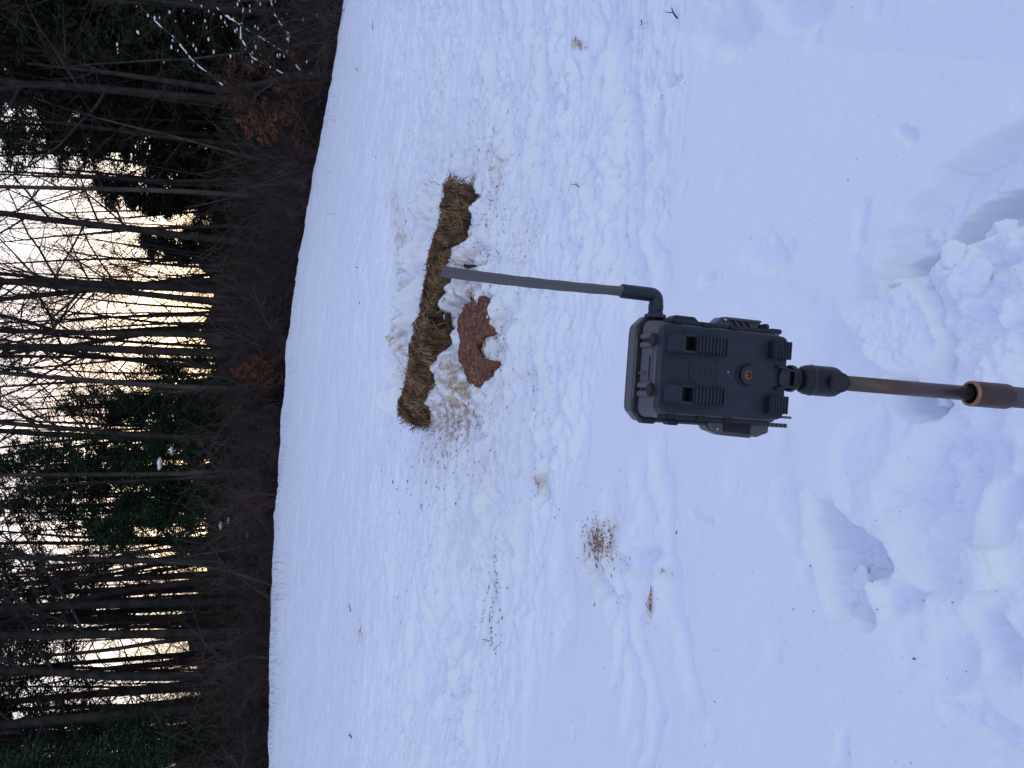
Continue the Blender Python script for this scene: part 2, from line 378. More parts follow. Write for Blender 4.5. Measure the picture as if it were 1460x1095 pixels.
M_grey = mat('grey_bark', (.032, .029, .028), .9, col2=(.07, .062, .058), scale=2.5, bump=.5, bscale=25, spec=.2)
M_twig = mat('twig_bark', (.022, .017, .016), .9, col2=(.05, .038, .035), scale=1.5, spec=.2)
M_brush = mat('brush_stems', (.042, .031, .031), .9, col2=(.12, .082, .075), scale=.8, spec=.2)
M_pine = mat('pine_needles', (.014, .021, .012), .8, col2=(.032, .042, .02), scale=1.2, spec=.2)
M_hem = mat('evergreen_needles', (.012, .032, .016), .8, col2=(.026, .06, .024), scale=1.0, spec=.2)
M_beech = mat('dead_leaves', (.12, .048, .026), .8, col2=(.25, .10, .05), scale=6, spec=.2)
M_straw = mat('straw', (.085, .048, .026), .85, col2=(.34, .21, .12), scale=11, spec=.2)
M_strawd = mat('straw_core', (.035, .02, .012), .95, col2=(.085, .05, .03), scale=30, bump=.8, bscale=80, spec=.1)
M_plastic_shaded = mat('plastic_shaded', (.008, .012, .020), .48, col2=(.013, .018, .028), scale=70, bump=.15, bscale=900, spec=.42)  # plastic colour darkened to carry the shade on the box's back
M_plastic_lit = mat('plastic_lit', (.080, .079, .088), .45, bump=.2, bscale=900, spec=.5)  # lighter copy of the plastic, sky light on the top put into its colour
M_rub_shade = mat('rubber_and_shade', (.008, .008, .009), .7)  # gasket rubber, also the black that paints shade in holes and hollows
M_brass = mat('brass', (.20, .10, .06), .4, metal=1)
M_steel = mat('steel', (.5, .5, .5), .3, metal=1)
M_pole = mat('bronze_tube', (.085, .06, .055), .38, col2=(.11, .078, .068), scale=40, metal=.75)
M_lowp = mat('grey_tube', (.09, .09, .10), .4, metal=.7)
M_copper = mat('copper_collar', (.30, .15, .09), .35, metal=.8, col2=(.24, .12, .075), scale=60)
M_collar = mat('brown_collar', (.055, .034, .028), .45, metal=.5, col2=(.075, .046, .036), scale=60)
M_knob = mat('knob_plastic', (.005, .006, .009), .45, spec=.35)
M_clay = mat('red_clay', (.09, .036, .021), .9, col2=(.25, .105, .055), scale=30, bump=1.0, bscale=70, spec=.15, detail=8)
_n = M_clay.node_tree; _p = _n.nodes['Principled BSDF']; _src = _p.inputs['Base Color'].links[0].from_socket
_nz = _n.nodes.new('ShaderNodeTexNoise'); _nz.inputs['Scale'].default_value = 60; _nz.inputs['Detail'].default_value = 6; _nz.inputs['Roughness'].default_value = .75
_tc = _n.nodes.new('ShaderNodeTexCoord'); _n.links.new(_tc.outputs['Object'], _nz.inputs['Vector'])
_mp = _n.nodes.new('ShaderNodeMapRange'); _mp.inputs[1].default_value = .60; _mp.inputs[2].default_value = .66; _n.links.new(_nz.outputs['Fac'], _mp.inputs[0])
_mx = _n.nodes.new('ShaderNodeMixRGB'); _mx.inputs[2].default_value = (.62, .55, .52, 1); _n.links.new(_src, _mx.inputs[1]); _n.links.new(_mp.outputs[0], _mx.inputs[0]); _n.links.new(_mx.outputs[0], _p.inputs['Base Color'])
M_debris = mat('debris', (.16, .085, .03), .9, col2=(.34, .21, .10), scale=9, spec=.1)
M_dark = mat('dark_wood', (.016, .012, .010), .9, col2=(.06, .042, .03), scale=40, bump=.8)
M_grass = mat('dry_grass', (.07, .07, .03), .8, col2=(.16, .13, .06), scale=5)
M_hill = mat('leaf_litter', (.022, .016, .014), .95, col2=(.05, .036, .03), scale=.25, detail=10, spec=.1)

# ------------------------------------------------------------------ ground mesh (one sheet, fine where it is seen)
def sheet(name, R_, A_, fn, material, attrs=None, closed=True):
    n, k = len(R_), len(A_)
    rr, aa = np.meshgrid(R_, A_, indexing='ij'); x = rr * np.sin(aa); y = rr * np.cos(aa)
    res = fn(x, y); z = res[0] if isinstance(res, tuple) else res
    co = np.stack([x, y, z], -1).reshape(-1, 3)
    i = np.arange(n - 1)[:, None]; kk = k if closed else k - 1; j = np.arange(kk)[None, :]; j2 = (j + 1) % k
    q = np.stack([np.broadcast_to(i * k + j, (n - 1, kk)), i * k + j2, (i + 1) * k + j2, np.broadcast_to((i + 1) * k + j, (n - 1, kk))], -1).reshape(-1, 4)
    q = q[:, ::-1]
    me = bpy.data.meshes.new(name)
    me.vertices.add(len(co)); me.vertices.foreach_set('co', co.ravel())
    me.loops.add(q.size); me.loops.foreach_set('vertex_index', q.ravel().astype(np.int32))
    me.polygons.add(len(q)); me.polygons.foreach_set('loop_start', (np.arange(len(q)) * 4).astype(np.int32))
    me.update(calc_edges=True); me.polygons.foreach_set('use_smooth', np.ones(len(q), bool))
    if isinstance(res, tuple):
        for nm, arr in res[1].items():
            a = me.attributes.new(nm, 'FLOAT', 'POINT'); a.data.foreach_set('value', np.asarray(arr, np.float32).ravel())
    me.materials.append(material); me.validate()
    return link(bpy.data.objects.new(name, me))
fine = np.linspace(R(-31), R(31), 1000)
side = np.concatenate([np.linspace(R(31), R(329), 110)[1:-1]])
A = np.concatenate([fine, side])
Rr = np.concatenate([[.02, .3, .6, .8], np.geomspace(.95, 26.8, 1300), np.geomspace(27.2, 70, 60), np.geomspace(75, 900, 20)])
def gfn(x, y):
    zb = base(x, y); dz, st = relief(x, y, zb); r = np.hypot(x, y); az = np.abs(np.arctan2(x, y))
    z = zb + dz * (1 - sst(24, 27, r) * .7) + sst(26, 40, r) * .35 * fbm(x * .2, y * .2, 3, 90)
    z = z + .06 * sst(21, 25.3, r) * (1 - sst(26.5, 30, r)) * (fbm(az * 17, r * .5, 3, 130) + .5 * fbm(az * 90, r, 3, 134) * sst(-.2, .4, pn(az * 11, az * 0 + 3, 136)))
    lit = sst(27.0, 28.5, r + .8 * pn(x * .7, y * .7, 91)) * (1 - sst(R(60), R(75), az))
    return z, {'stain': st, 'litter': lit}
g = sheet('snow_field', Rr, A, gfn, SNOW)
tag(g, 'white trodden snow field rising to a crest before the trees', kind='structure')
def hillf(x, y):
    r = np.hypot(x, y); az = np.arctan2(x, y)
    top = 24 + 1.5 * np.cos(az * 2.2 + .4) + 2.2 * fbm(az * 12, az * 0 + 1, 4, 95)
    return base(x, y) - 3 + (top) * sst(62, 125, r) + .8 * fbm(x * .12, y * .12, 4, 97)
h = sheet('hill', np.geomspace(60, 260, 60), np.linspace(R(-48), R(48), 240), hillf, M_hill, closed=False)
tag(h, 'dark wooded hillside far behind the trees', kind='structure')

# ------------------------------------------------------------------ trees
def rot_about(v, axis, a):
    axis = axis / (np.linalg.norm(axis) + 1e-9)
    return v * math.cos(a) + np.cross(axis, v) * math.sin(a) + axis * np.dot(axis, v) * (1 - math.cos(a))
def unit(v): return v / (np.linalg.norm(v) + 1e-9)
def path(p, d, L, n, wob, up, rg):
    pts = [np.array(p, float)]; d = unit(np.array(d, float)); ds = [d]
    for i in range(n):
        d = unit(d + np.array([rg.gauss(0, wob), rg.gauss(0, wob), rg.gauss(0, wob) + up]))
        pts.append(pts[-1] + d * L / n); ds.append(d)
    return np.array(pts), ds
def branch(mb, p, d, L, r, lvl, rg, P, tips=None):
    n = P['seg'][min(lvl, len(P['seg']) - 1)]
    pts, ds = path(p, d, L, n, P['wob'], P['up'], rg)
    rr = np.linspace(r, r * .35 if lvl < P['max'] else r * .3, len(pts))
    mb[1 if lvl >= P.get('split', 1) else 0].tube(pts, rr, 3 if lvl >= 2 else (5 if lvl == 1 else 8))
    if tips is not None and lvl >= P.get('tip', 2): tips.append((pts, ds))
    if lvl >= P['max']: return
    nc = P['kids'][lvl]
    nc = int(nc * rg.uniform(.75, 1.25))
    for i in range(nc):
        f = P['start'][lvl] + (1 - P['start'][lvl]) * (i + rg.random()) / nc
        k = min(int(f * n), n - 1); fr = f * n - k
        q = pts[k] * (1 - fr) + pts[k + 1] * fr; dd = ds[k + 1]
        ax = np.cross(dd, np.array([rg.gauss(0, 1), rg.gauss(0, 1), rg.gauss(0, 1)]))
        a = R(rg.uniform(*P['ang'])); nd = rot_about(dd, ax, a)
        nd[2] += P.get('lift', .1); nd = unit(nd)
        rl = rr[k] * (1 - fr) + rr[min(k + 1, n)] * fr
        taper = 1 - .55 * (f - P['start'][lvl]) / (1 - P['start'][lvl] + 1e-6)
        branch(mb, q, nd, L * P['len'][lvl] * rg.uniform(.6, 1.15) * taper, min(rl * .6, r * P['rad'][lvl]), lvl + 1, rg, P, tips)
def leafcards(mb, pts, n, size, spread, rg, droop=0):
    c = pts[(np.array([rg.random() for _ in range(n)]) * (len(pts) - 1e-3)).astype(int)]
    rs = np.random.RandomState(rg.randint(0, 10 ** 8))
    c = c + rs.normal(0, spread, (n, 3)) - np.array([0, 0, droop]) * rs.rand(n, 1)
    a = rs.normal(0, 1, (n, 3)); a /= np.linalg.norm(a, axis=1)[:, None]; a[:, 2] *= .5
    b = np.cross(a, rs.normal(0, 1, (n, 3))); b /= np.linalg.norm(b, axis=1)[:, None] + 1e-9
    s = size * rs.uniform(.5, 1.3, (n, 1))
    v = np.stack([c - a * s * .5, c + b * s * .28, c + a * s * .6], 1).reshape(-1, 3)
    mb.add(v, [(3 * i, 3 * i + 1, 3 * i + 2) for i in range(n)])
def kit(parts):
    """parts: list of (name, MB, material) -> mesh datablocks"""
    out = []
    for nm, mb, mt, sm in parts:
        if not mb.n: continue
        me = mb.mesh(nm); me.materials.append(mt)
        if sm: me.polygons.foreach_set('use_smooth', [True] * len(me.polygons))
        out.append((nm, me))
    return out
def place(name, k, loc, rz, sc, label, cat, group=None, lean=(0, 0)):
    e = empty(name, loc); e.rotation_euler = (lean[0], lean[1], rz); e.scale = (sc[0], sc[0], sc[1])
    tag(e, label, cat, group)
    for nm, me in k: link(bpy.data.objects.new(nm, me), e)
    return e

def bare_kit(seed, H=21, r=.19, lean=.02, low=.35, fork=False, dens=1.0, bark=None):
    rg = random.Random(seed); t, c = MB(), MB()
    P = dict(seg=[12, 6, 4, 3], wob=.045, up=.01, max=3, kids=[int(26 * dens), 8, 6], start=[low, .2, .15], ang=(28, 62), len=[.26, .42, .42], rad=[.32, .45, .5], lift=.25, split=1, wob2=.1)
    d = np.array([rg.gauss(0, lean), rg.gauss(0, lean), 1])
    n = 14; pts, ds = path((0, 0, -.3), d, H, n, .034, .012, rg)
    rr = r * (1 - np.linspace(0, 1, n + 1) ** 1.3 * .85); rr[0] *= 1.35
    t.tube(pts, rr, 8)
    Pb = dict(P); Pb['wob'] = .09
    nc = int(P['kids'][0] * rg.uniform(.85, 1.15))
    if fork:
        k = 6; branch([t, c], pts[k], unit(ds[k] + np.array([.28, .05, 0])), H * .5, rr[k] * .75, 0, rg, dict(Pb, kids=[12, 7, 5], start=[.2, .2, .15], wob=.03, seg=[10, 5, 4, 3], up=.05))
    for i in range(nc):
        f = low + (1 - low) * (i + rg.random()) / nc; q = f * n; k = min(int(q), n - 1); p = pts[k] + (pts[k + 1] - pts[k]) * (q - k)
        az = rg.uniform(0, 2 * math.pi); el = R(rg.uniform(15, 55)); nd = np.array([math.cos(az) * math.cos(el), math.sin(az) * math.cos(el), math.sin(el)])
        L = H * .24 * rg.uniform(.5, 1.2) * (1 - .6 * (f - low) / (1 - low))
        branch([t, c], p, nd, L, max(.02, rr[k] * .34), 1, rg, Pb)
    return kit([('trunk', t, bark or M_bark, True), ('crown', c, M_twig, False)])
def pine_kit(seed, H=20, r=.2, low=.42, spread=2.6, cards=30, needles=None, sz=.16, nb=70, droop=.1):
    rg = random.Random(seed); t, c, f_ = MB(), MB(), MB()
    n = 12; pts, ds = path((0, 0, -.3), (rg.gauss(0, .012), rg.gauss(0, .012), 1), H, n, .01, .01, rg)
    rr = r * (1 - np.linspace(0, 1, n + 1) * .9); rr[0] *= 1.3; t.tube(pts, rr, 8)
    for i in range(nb):
        f = (i + rg.random()) / nb; f = .12 + .88 * f; dead = f < low
        if dead and rg.random() < .3: continue
        q = f * n; k = min(int(q), n - 1); p = pts[k] + (pts[k + 1] - pts[k]) * (q - k)
        az = rg.uniform(0, 6.283); el = R(rg.uniform(-12, 22) + 20 * f)
        nd = np.array([math.cos(az) * math.cos(el), math.sin(az) * math.cos(el), math.sin(el)])
        L = spread * rg.uniform(.5, 1.1) * (1 - .72 * max(0, (f - low) / (1 - low))) * (.55 if dead else 1)
        bp, bd = path(p, nd, L, 5, .1, .0, rg); c.tube(bp, np.linspace(.028, .006, 6), 3)
        for j in range(3 if dead else 6):
            k2 = rg.randint(1, 5); sd_ = unit(bd[k2] + np.array([rg.gauss(0, .7), rg.gauss(0, .7), rg.gauss(0, .25)]))
            sp, _ = path(bp[k2], sd_, L * rg.uniform(.2, .42), 3, .12, 0, rg); c.tube(sp, np.linspace(.01, .004, 4), 3)
            if not dead:
                leafcards(f_, sp[1:], cards // 5, sz, .11, rg, droop)
        if not dead: leafcards(f_, bp[2:], cards, sz, .13, rg, droop)
    return kit([('trunk', t, M_bark, True), ('branches', c, M_twig, False), ('foliage', f_, needles or M_pine, False)])
def shrub_kit(seed, H=3.2, stems=22, m_=None, spread=.55):
    rg = random.Random(seed); s = MB()
    P = dict(seg=[6, 5, 3, 2], wob=.22, up=.0, max=2, kids=[9, 6, 0], start=[.15, .1, .1], ang=(25, 95), len=[.5, .5, .4], rad=[.5, .5, .5], lift=.1, split=0)
    for i in range(stems):
        a = rg.uniform(0, 6.283); rr = rg.uniform(0, spread)
        branch([s, s], (math.cos(a) * rr, math.sin(a) * rr, -.1), (math.cos(a) * rg.uniform(.05, 1.3), math.sin(a) * rg.uniform(.05, 1.3), 1), H * rg.uniform(.55, 1.1), .014, 0, rg, P)
    return kit([('stems', s, m_ or M_brush, False)])
def beech_kit(seed, H=3.0):
    rg = random.Random(seed); t, c, f_ = MB(), MB(), MB(); tips = []
    P = dict(seg=[7, 5, 3], wob=.06, up=.02, max=2, kids=[16, 6], start=[.12, .2], ang=(50, 85), len=[.42, .4], rad=[.4, .5], lift=.02, split=1, tip=1)
    branch([t, c], (0, 0, -.1), (0, 0, 1), H, .03, 0, rg, P, tips)
    for pts, _ in tips: leafcards(f_, pts, 9, .13, .05, rg, .1)
    return kit([('trunk', t, M_bark, True), ('branches', c, M_twig, False), ('dead_leaves', f_, M_beech, False)])

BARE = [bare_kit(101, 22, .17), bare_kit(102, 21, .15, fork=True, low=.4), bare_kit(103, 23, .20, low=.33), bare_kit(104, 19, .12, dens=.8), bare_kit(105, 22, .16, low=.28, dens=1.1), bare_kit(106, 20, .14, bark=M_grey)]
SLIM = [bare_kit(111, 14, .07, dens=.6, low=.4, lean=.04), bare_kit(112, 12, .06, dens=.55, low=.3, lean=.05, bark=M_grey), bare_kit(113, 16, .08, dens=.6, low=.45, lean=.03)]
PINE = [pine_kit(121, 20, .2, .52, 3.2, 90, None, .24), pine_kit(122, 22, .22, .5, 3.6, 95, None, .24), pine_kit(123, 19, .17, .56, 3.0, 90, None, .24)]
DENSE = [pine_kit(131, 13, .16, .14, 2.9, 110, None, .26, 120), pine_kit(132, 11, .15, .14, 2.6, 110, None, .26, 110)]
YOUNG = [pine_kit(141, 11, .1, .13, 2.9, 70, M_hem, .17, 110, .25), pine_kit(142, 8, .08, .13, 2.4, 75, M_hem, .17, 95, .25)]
SHRUB = [shrub_kit(151, 3.4), shrub_kit(152, 2.6, 20), shrub_kit(153, 4.2, 24), shrub_kit(154, 3.0, 22, M_twig)]
BEECH = [beech_kit(161, 3.2), beech_kit(162, 2.4)]

def spot(py, r):
    """ground point at distance r whose line of sight leaves through the photo row py (near the crest)"""
    b = (547.5 - py) / FPX / 1.045; az = math.atan(b); x, y = r * math.sin(az), r * math.cos(az)
    return (x, y, gz(x, y))
ORD = ['first', 'second', 'third', 'fourth', 'fifth', 'sixth', 'seventh', 'eighth', 'ninth', 'tenth', 'eleventh', 'twelfth', 'thirteenth', 'fourteenth', 'fifteenth', 'sixteenth', 'seventeenth', 'eighteenth', 'nineteenth', 'twentieth',
       'twenty-first', 'twenty-second', 'twenty-third', 'twenty-fourth', 'twenty-fifth', 'twenty-sixth', 'twenty-seventh', 'twenty-eighth']
# front row of tall bare trees (photo row, distance, kit, scale, girth)
front = [(152, 30, 2, 1.0, 1.0), (212, 31, 3, 1.0, .9), (276, 29.5, 5, 1.05, .85), (357, 30, 4, 1.0, 1.15), (394, 32, 0, 1, 1.0), (418, 31, 2, 1.05, 1.0), (440, 30, 4, 1.0, 1.0), (456, 33, 3, 1.05, 1.1),
         (482, 30, 1, 1.0, 1.1), (505, 30.5, 2, 1, 1.15), (530, 34, 0, 1, .9), (560, 30, 5, 1.05, 1.0), (600, 33, 3, 1, .9), (624, 31, 0, 1.0, .9), (642, 32.5, 4, 1.1, 1.0), (674, 31, 5, 1, 1.0),
         (768, 32, 3, 1, .9), (803, 30, 1, 1, 1.0), (817, 32, 0, 1.0, 1.0), (858, 31, 2, 1, 1.1), (897, 30, 4, 1.0, 1.3), (915, 34, 3, 1, 1.0), (957, 30.5, 0, 1, 1.25), (1013, 30, 2, 1, 1.15), (1045, 33, 5, 1, 1.0), (1078, 31, 4, 1, .9)]
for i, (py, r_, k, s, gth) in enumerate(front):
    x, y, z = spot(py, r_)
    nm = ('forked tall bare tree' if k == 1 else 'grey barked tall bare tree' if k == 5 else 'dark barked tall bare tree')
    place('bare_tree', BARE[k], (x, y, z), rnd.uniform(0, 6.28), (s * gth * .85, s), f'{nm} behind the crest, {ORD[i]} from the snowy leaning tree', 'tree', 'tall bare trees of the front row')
# background trunks
rb = random.Random(5)
for i in range(120):
    py = rb.uniform(-90, 1180); r_ = rb.uniform(34, 58); x, y, z = spot(py, r_)
    place('bare_tree', BARE[rb.randrange(6)], (x, y, z - .4), rb.uniform(0, 6.28), (rb.uniform(.55, .95), rb.uniform(.85, 1.1)), 'dark bare tree deep in the wood behind the front row', 'tree', 'bare trees deep in the wood')
for i in range(90):
    py = rb.uniform(-60, 1150); r_ = rb.uniform(29, 44); x, y, z = spot(py, r_)
    place('sapling', SLIM[rb.randrange(3)], (x, y, z), rb.uniform(0, 6.28), (rb.uniform(.8, 1.3), rb.uniform(.7, 1.1)), 'slender bare young tree standing among the larger trunks', 'young tree', 'slender young trees in the wood')
# pines with tall dark crowns (photo top and bottom)
pl = [(-40, 33, 1, 1), (18, 31, 0, 1.0), (60, 36, 1, 1.0), (100, 33, 2, 1.05), (170, 38, 0, .95), (225, 45, 2, 1.0), (640, 44, 1, .85), (700, 40, 2, .85), (735, 47, 0, .85), (790, 42, 2, .95), (845, 38, 0, 1.0), (880, 34, 1, 1.0), (925, 38, 2, 1.05), (965, 35, 1, 1.0), (1000, 42, 0, 1.0), (1100, 45, 2, 1.0), (-10, 36, 2, 1.05), (40, 41, 0, 1.1), (130, 36, 0, 1.1), (195, 35, 2, .95), (815, 33, 2, 1.0), (860, 42, 1, 1.05), (985, 38, 1, 1.0), (1030, 36, 0, 1.05), (1065, 38, 1, 1.1)]
pl.sort()
for i, (py, r_, k, s) in enumerate(pl):
    x, y, z = spot(py, r_)
    place('pine_tree', PINE[k], (x, y, z), i * 1.3, (s, s), f'tall dark pine with high needled crown, {ORD[i]} from the photo top edge', 'pine tree', 'tall dark pines')
dl = [(5, 40, 0, 1.05), (75, 37, 1, 1.1), (130, 42, 0, .95), (190, 46, 0, 1.0), (245, 48, 1, 1.0), (300, 46, 1, .95), (335, 50, 0, .75), (40, 34, 1, 1.1), (100, 33, 1, .95), (150, 36, 0, 1.05), (215, 40, 0, 1.05), (270, 42, 1, 1.1)]
dl += [(345, 46, 1, 1.0), (560, 50, 0, .8), (610, 46, 1, .9), (720, 48, 0, .95), (770, 52, 1, .9), (20, 33, 0, 1.15), (62, 39, 0, 1.3), (115, 39, 0, 1.25), (165, 42, 1, 1.35), (590, 40, 1, .95), (665, 42, 0, 1.0)]; dl.sort()
for i, (py, r_, k, s) in enumerate(dl):
    x, y, z = spot(py, r_)
    place('evergreen_tree', DENSE[k], (x, y, z), i * 2.1, (s, s), f'dense dark evergreen under tall crowns, {ORD[i]} from the photo top edge', 'evergreen tree', 'dense dark evergreens')
yl = [(520, 36, 1, .95, 'green young evergreen in front of the sky gap, above the orange leaves'), (575, 34, 0, 0.9, 'green young evergreen left of the tall green one with the snow tufts'), (650, 33, 0, 1.05, 'tall green young evergreen with two snow tufts on its side'), (700, 35, 0, 1.1, 'wide green young evergreen beside the one with two snow tufts'),
      (745, 32, 1, 1.0, 'low green young evergreen with a snow patch near its foot'), (1030, 33, 0, .9, 'green young evergreen before the bottom corner of the wood'), (1070, 30, 0, 1.0, 'bushy green evergreen reaching the snow edge at the bottom corner'), (1120, 31, 0, 1.2, 'large green evergreen cut by the bottom edge of the photo')]
def snow_blobs(parent, spots, rg, sc=1):
    b = MB()
    for (x, y, z, s) in spots:
        bm = bmesh.new(); bmesh.ops.create_icosphere(bm, subdivisions=2, radius=1)
        v = np.array([q.co[:] for q in bm.verts]); f = [tuple(q.index for q in fa.verts) for fa in bm.faces]; bm.free()
        v *= (1 + .35 * np.sin(v[:, :1] * 5 + rg.random() * 6) * np.cos(v[:, 1:2] * 4 + rg.random() * 6)); v *= np.array([s * 1.3, s, s * .55]); b.add(v + np.array([x, y, z]), f)
    return tag(b.build('clinging_snow', M_clump, parent, smooth=True), kind='stuff')
for i, (py, r_, k, s, lab) in enumerate(yl):
    x, y, z = spot(py, r_); e = place('young_evergreen', YOUNG[k], (x, y, z), 0, (s, s), lab, 'evergreen tree')
    if i == 2: snow_blobs(e, [(.0, -2.3, 4.6, .16), (.45, -2.25, 4.2, .12)], rb)
    if i == 4: snow_blobs(e, [(.2, -1.4, 2.4, .13), (.4, -1.5, 2.1, .1), (-.2, -1.5, 1.4, .08)], rb)
    if i == 3: snow_blobs(e, [(-1.0, -1.5, 3.9, .13)], rb)
# brush: about two hundred thickets along the edge and inside
for i in range(215):
    py = rb.uniform(-60, 1160); r_ = rb.uniform(27.6, 42) if i % 3 else rb.uniform(27.4, 30)
    x, y, z = spot(py, r_); s = rb.uniform(.75, 1.25) * (1 + (r_ - 28) * .035)
    if i % 3 == 0: s *= .55
    place('shrub', SHRUB[rb.randrange(4)], (x, y, z), rb.uniform(0, 6.28), (s * 1.2, s), 'leafless brown shrub in the thicket along the snow edge', 'shrub', 'leafless shrubs of the thicket')
bl = [(112, 28.5, 0, 1.1), (135, 28.2, 0, 1.15), (165, 28.0, 1, 1.2), (190, 28.4, 1, 1.0), (478, 29, 1, .5), (505, 28.2, 1, .6), (530, 28.0, 1, .8), (545, 28.3, 1, .7)]
for i, (py, r_, k, s) in enumerate(bl):
    x, y, z = spot(py, r_)
    place('beech_sapling', BEECH[k], (x, y, z), i * 1.9, (s, s), f'low sapling with orange brown dead leaves, {ORD[i]} leafy sapling from the snowy leaning tree', 'sapling', 'saplings with orange dead leaves')
# leaning tree with snow on its boughs (photo top, at the crest)
def leaning_tree():
    x, y, z = spot(98, 27.6); e = empty('leaning_tree', (x, y, z - .1))
    tag(e, 'dark leaning tree with snow along its low boughs at the crest', 'tree')
    rg = random.Random(77); t, c = MB(), MB()
    tr = np.array([(0, 0, -.2), (-.05, 0, .6), (-.2, 0, 1.4), (-.5, .1, 2.4), (-.75, .2, 3.6), (-.6, .2, 5.0), (-.4, .3, 7.0), (-.3, .3, 9.5)])
    t.tube(tr, [.2, .16, .14, .125, .11, .095, .07, .03], 8)
    boughs = [([(-.05, 0, 1.0), (.5, -.1, 1.5), (1.1, -.2, 1.45), (1.7, -.3, 1.9), (2.4, -.4, 2.1)], .075), ([(.5, -.1, 1.5), (1.0, -.1, 2.4), (1.5, -.2, 3.4), (2.1, -.2, 4.0)], .055), ([(-.2, 0, 1.4), (.3, 0, 2.6), (.9, -.1, 3.0), (1.9, -.1, 2.9), (2.7, -.2, 3.6)], .05),
              ([(-.3, 0, 1.8), (-.9, -.1, 2.5), (-1.5, -.2, 2.7)], .04), ([(-.7, .2, 3.4), (0, 0, 4.4), (.7, 0, 5.0), (1.6, 0, 6.0)], .05)]
    sn = MB(); P = dict(seg=[5, 4, 3, 2], wob=.12, up=.0, max=3, kids=[8, 6, 5], start=[.1, .1, .1], ang=(25, 70), len=[.5, .5, .5], rad=[.5, .5, .5], lift=.05, split=0)
    for pts, r_ in boughs:
        pts = np.array(pts); c.tube(pts, np.linspace(r_, r_ * .4, len(pts)), 6)
        if pts[-1][0] > 0:
            q = np.concatenate([pts[:-1] * (1 - f) + pts[1:] * f for f in (.0, .33, .66)]).reshape(3, -1, 3).transpose(1, 0, 2).reshape(-1, 3)
            q = q + np.array([0, -.015, r_ * .55]) + np.random.RandomState(3).normal(0, .012, q.shape)
            rr_ = np.random.RandomState(int(r_ * 1000)); j = 0
            fine_ = np.stack([np.interp(np.linspace(0, len(q) - 1, 40), np.arange(len(q)), q[:, i_]) for i_ in range(3)], -1) + rr_.normal(0, .008, (40, 3))
            while j < 36:
                ln = rr_.randint(3, 9); sn.tube(fine_[j:j + ln], np.concatenate([[.004], r_ * .62 * rr_.uniform(.5, 1.1, len(fine_[j:j + ln]) - 2), [.004]]), 6, True); j += ln + rr_.randint(-1, 4)
        for i in range(7):
            k = rg.randint(1, len(pts) - 1); branch([c, c], pts[k], unit(np.array([rg.gauss(0, .6), rg.gauss(0, .5), rg.uniform(0, 1)])), rg.uniform(.8, 1.8), .018, 1, rg, P)
    for i in range(14):
        f = rg.uniform(1.5, 9); p = np.array([np.interp(f, tr[:, 2], tr[:, 0]), .1, f]); branch([c, c], p, unit(np.array([rg.gauss(0, .7), rg.gauss(0, .6), rg.uniform(0, .8)])), rg.uniform(1.2, 2.6), .025, 1, rg, P)
    t.build('trunk', M_bark, e, smooth=True); c.build('branches', M_twig, e); tag(sn.build('snow_on_boughs', M_clump, e, smooth=True), kind='stuff')
    snow_blobs(e, [(rg.uniform(-.3, 2.6), -.5 + rg.uniform(-.2, .2), rg.gauss(3.6, 1.6), rg.uniform(.012, .05)) for _ in range(90)], rg)
leaning_tree()
# fallen pale boughs at the snow edge, photo bottom half
def bough(name, py, r_, pts, rad, label):
    x, y, z = spot(py, r_); b = MB(); b.tube(np.array(pts), np.linspace(rad, rad * .3, len(pts)), 6)
    rg = random.Random(py); P = dict(seg=[4, 3, 3], wob=.1, up=0, max=2, kids=[7, 5], start=[.2, .1], ang=(20, 60), len=[.4, .5], rad=[.5, .5], lift=.1, split=0)
    for k in range(1, len(pts)): branch([b, b], pts[k], unit(np.array([rg.gauss(0, .6), rg.gauss(0, .3), .6])), 1.2, rad * .4, 0, rg, P)
    o = b.build(name, M_grey, None); o.location = (x, y, z); tag(o, label, 'bough')
bough('fallen_bough', 836, 27.6, [(0, 0, -.05), (.5, .2, 1.4), (.75, .4, 2.6), (.9, .5, 3.8)], .06, 'pale leaning bare bough rising from the snow edge, the taller one')
bough('fallen_bough', 858, 27.8, [(0, 0, -.05), (.6, .2, .9), (1.3, .3, 1.7), (2.0, .4, 2.2)], .045, 'pale low bough slanting up from the snow edge beside the taller bough')
bough('fallen_bough', 940, 27.6, [(0, 0, -.05), (.1, .1, .7), (-.2, .2, 1.5), (-.8, .3, 2.1)], .045, 'pale crooked bough at the snow edge, nearest the bottom of the photo')

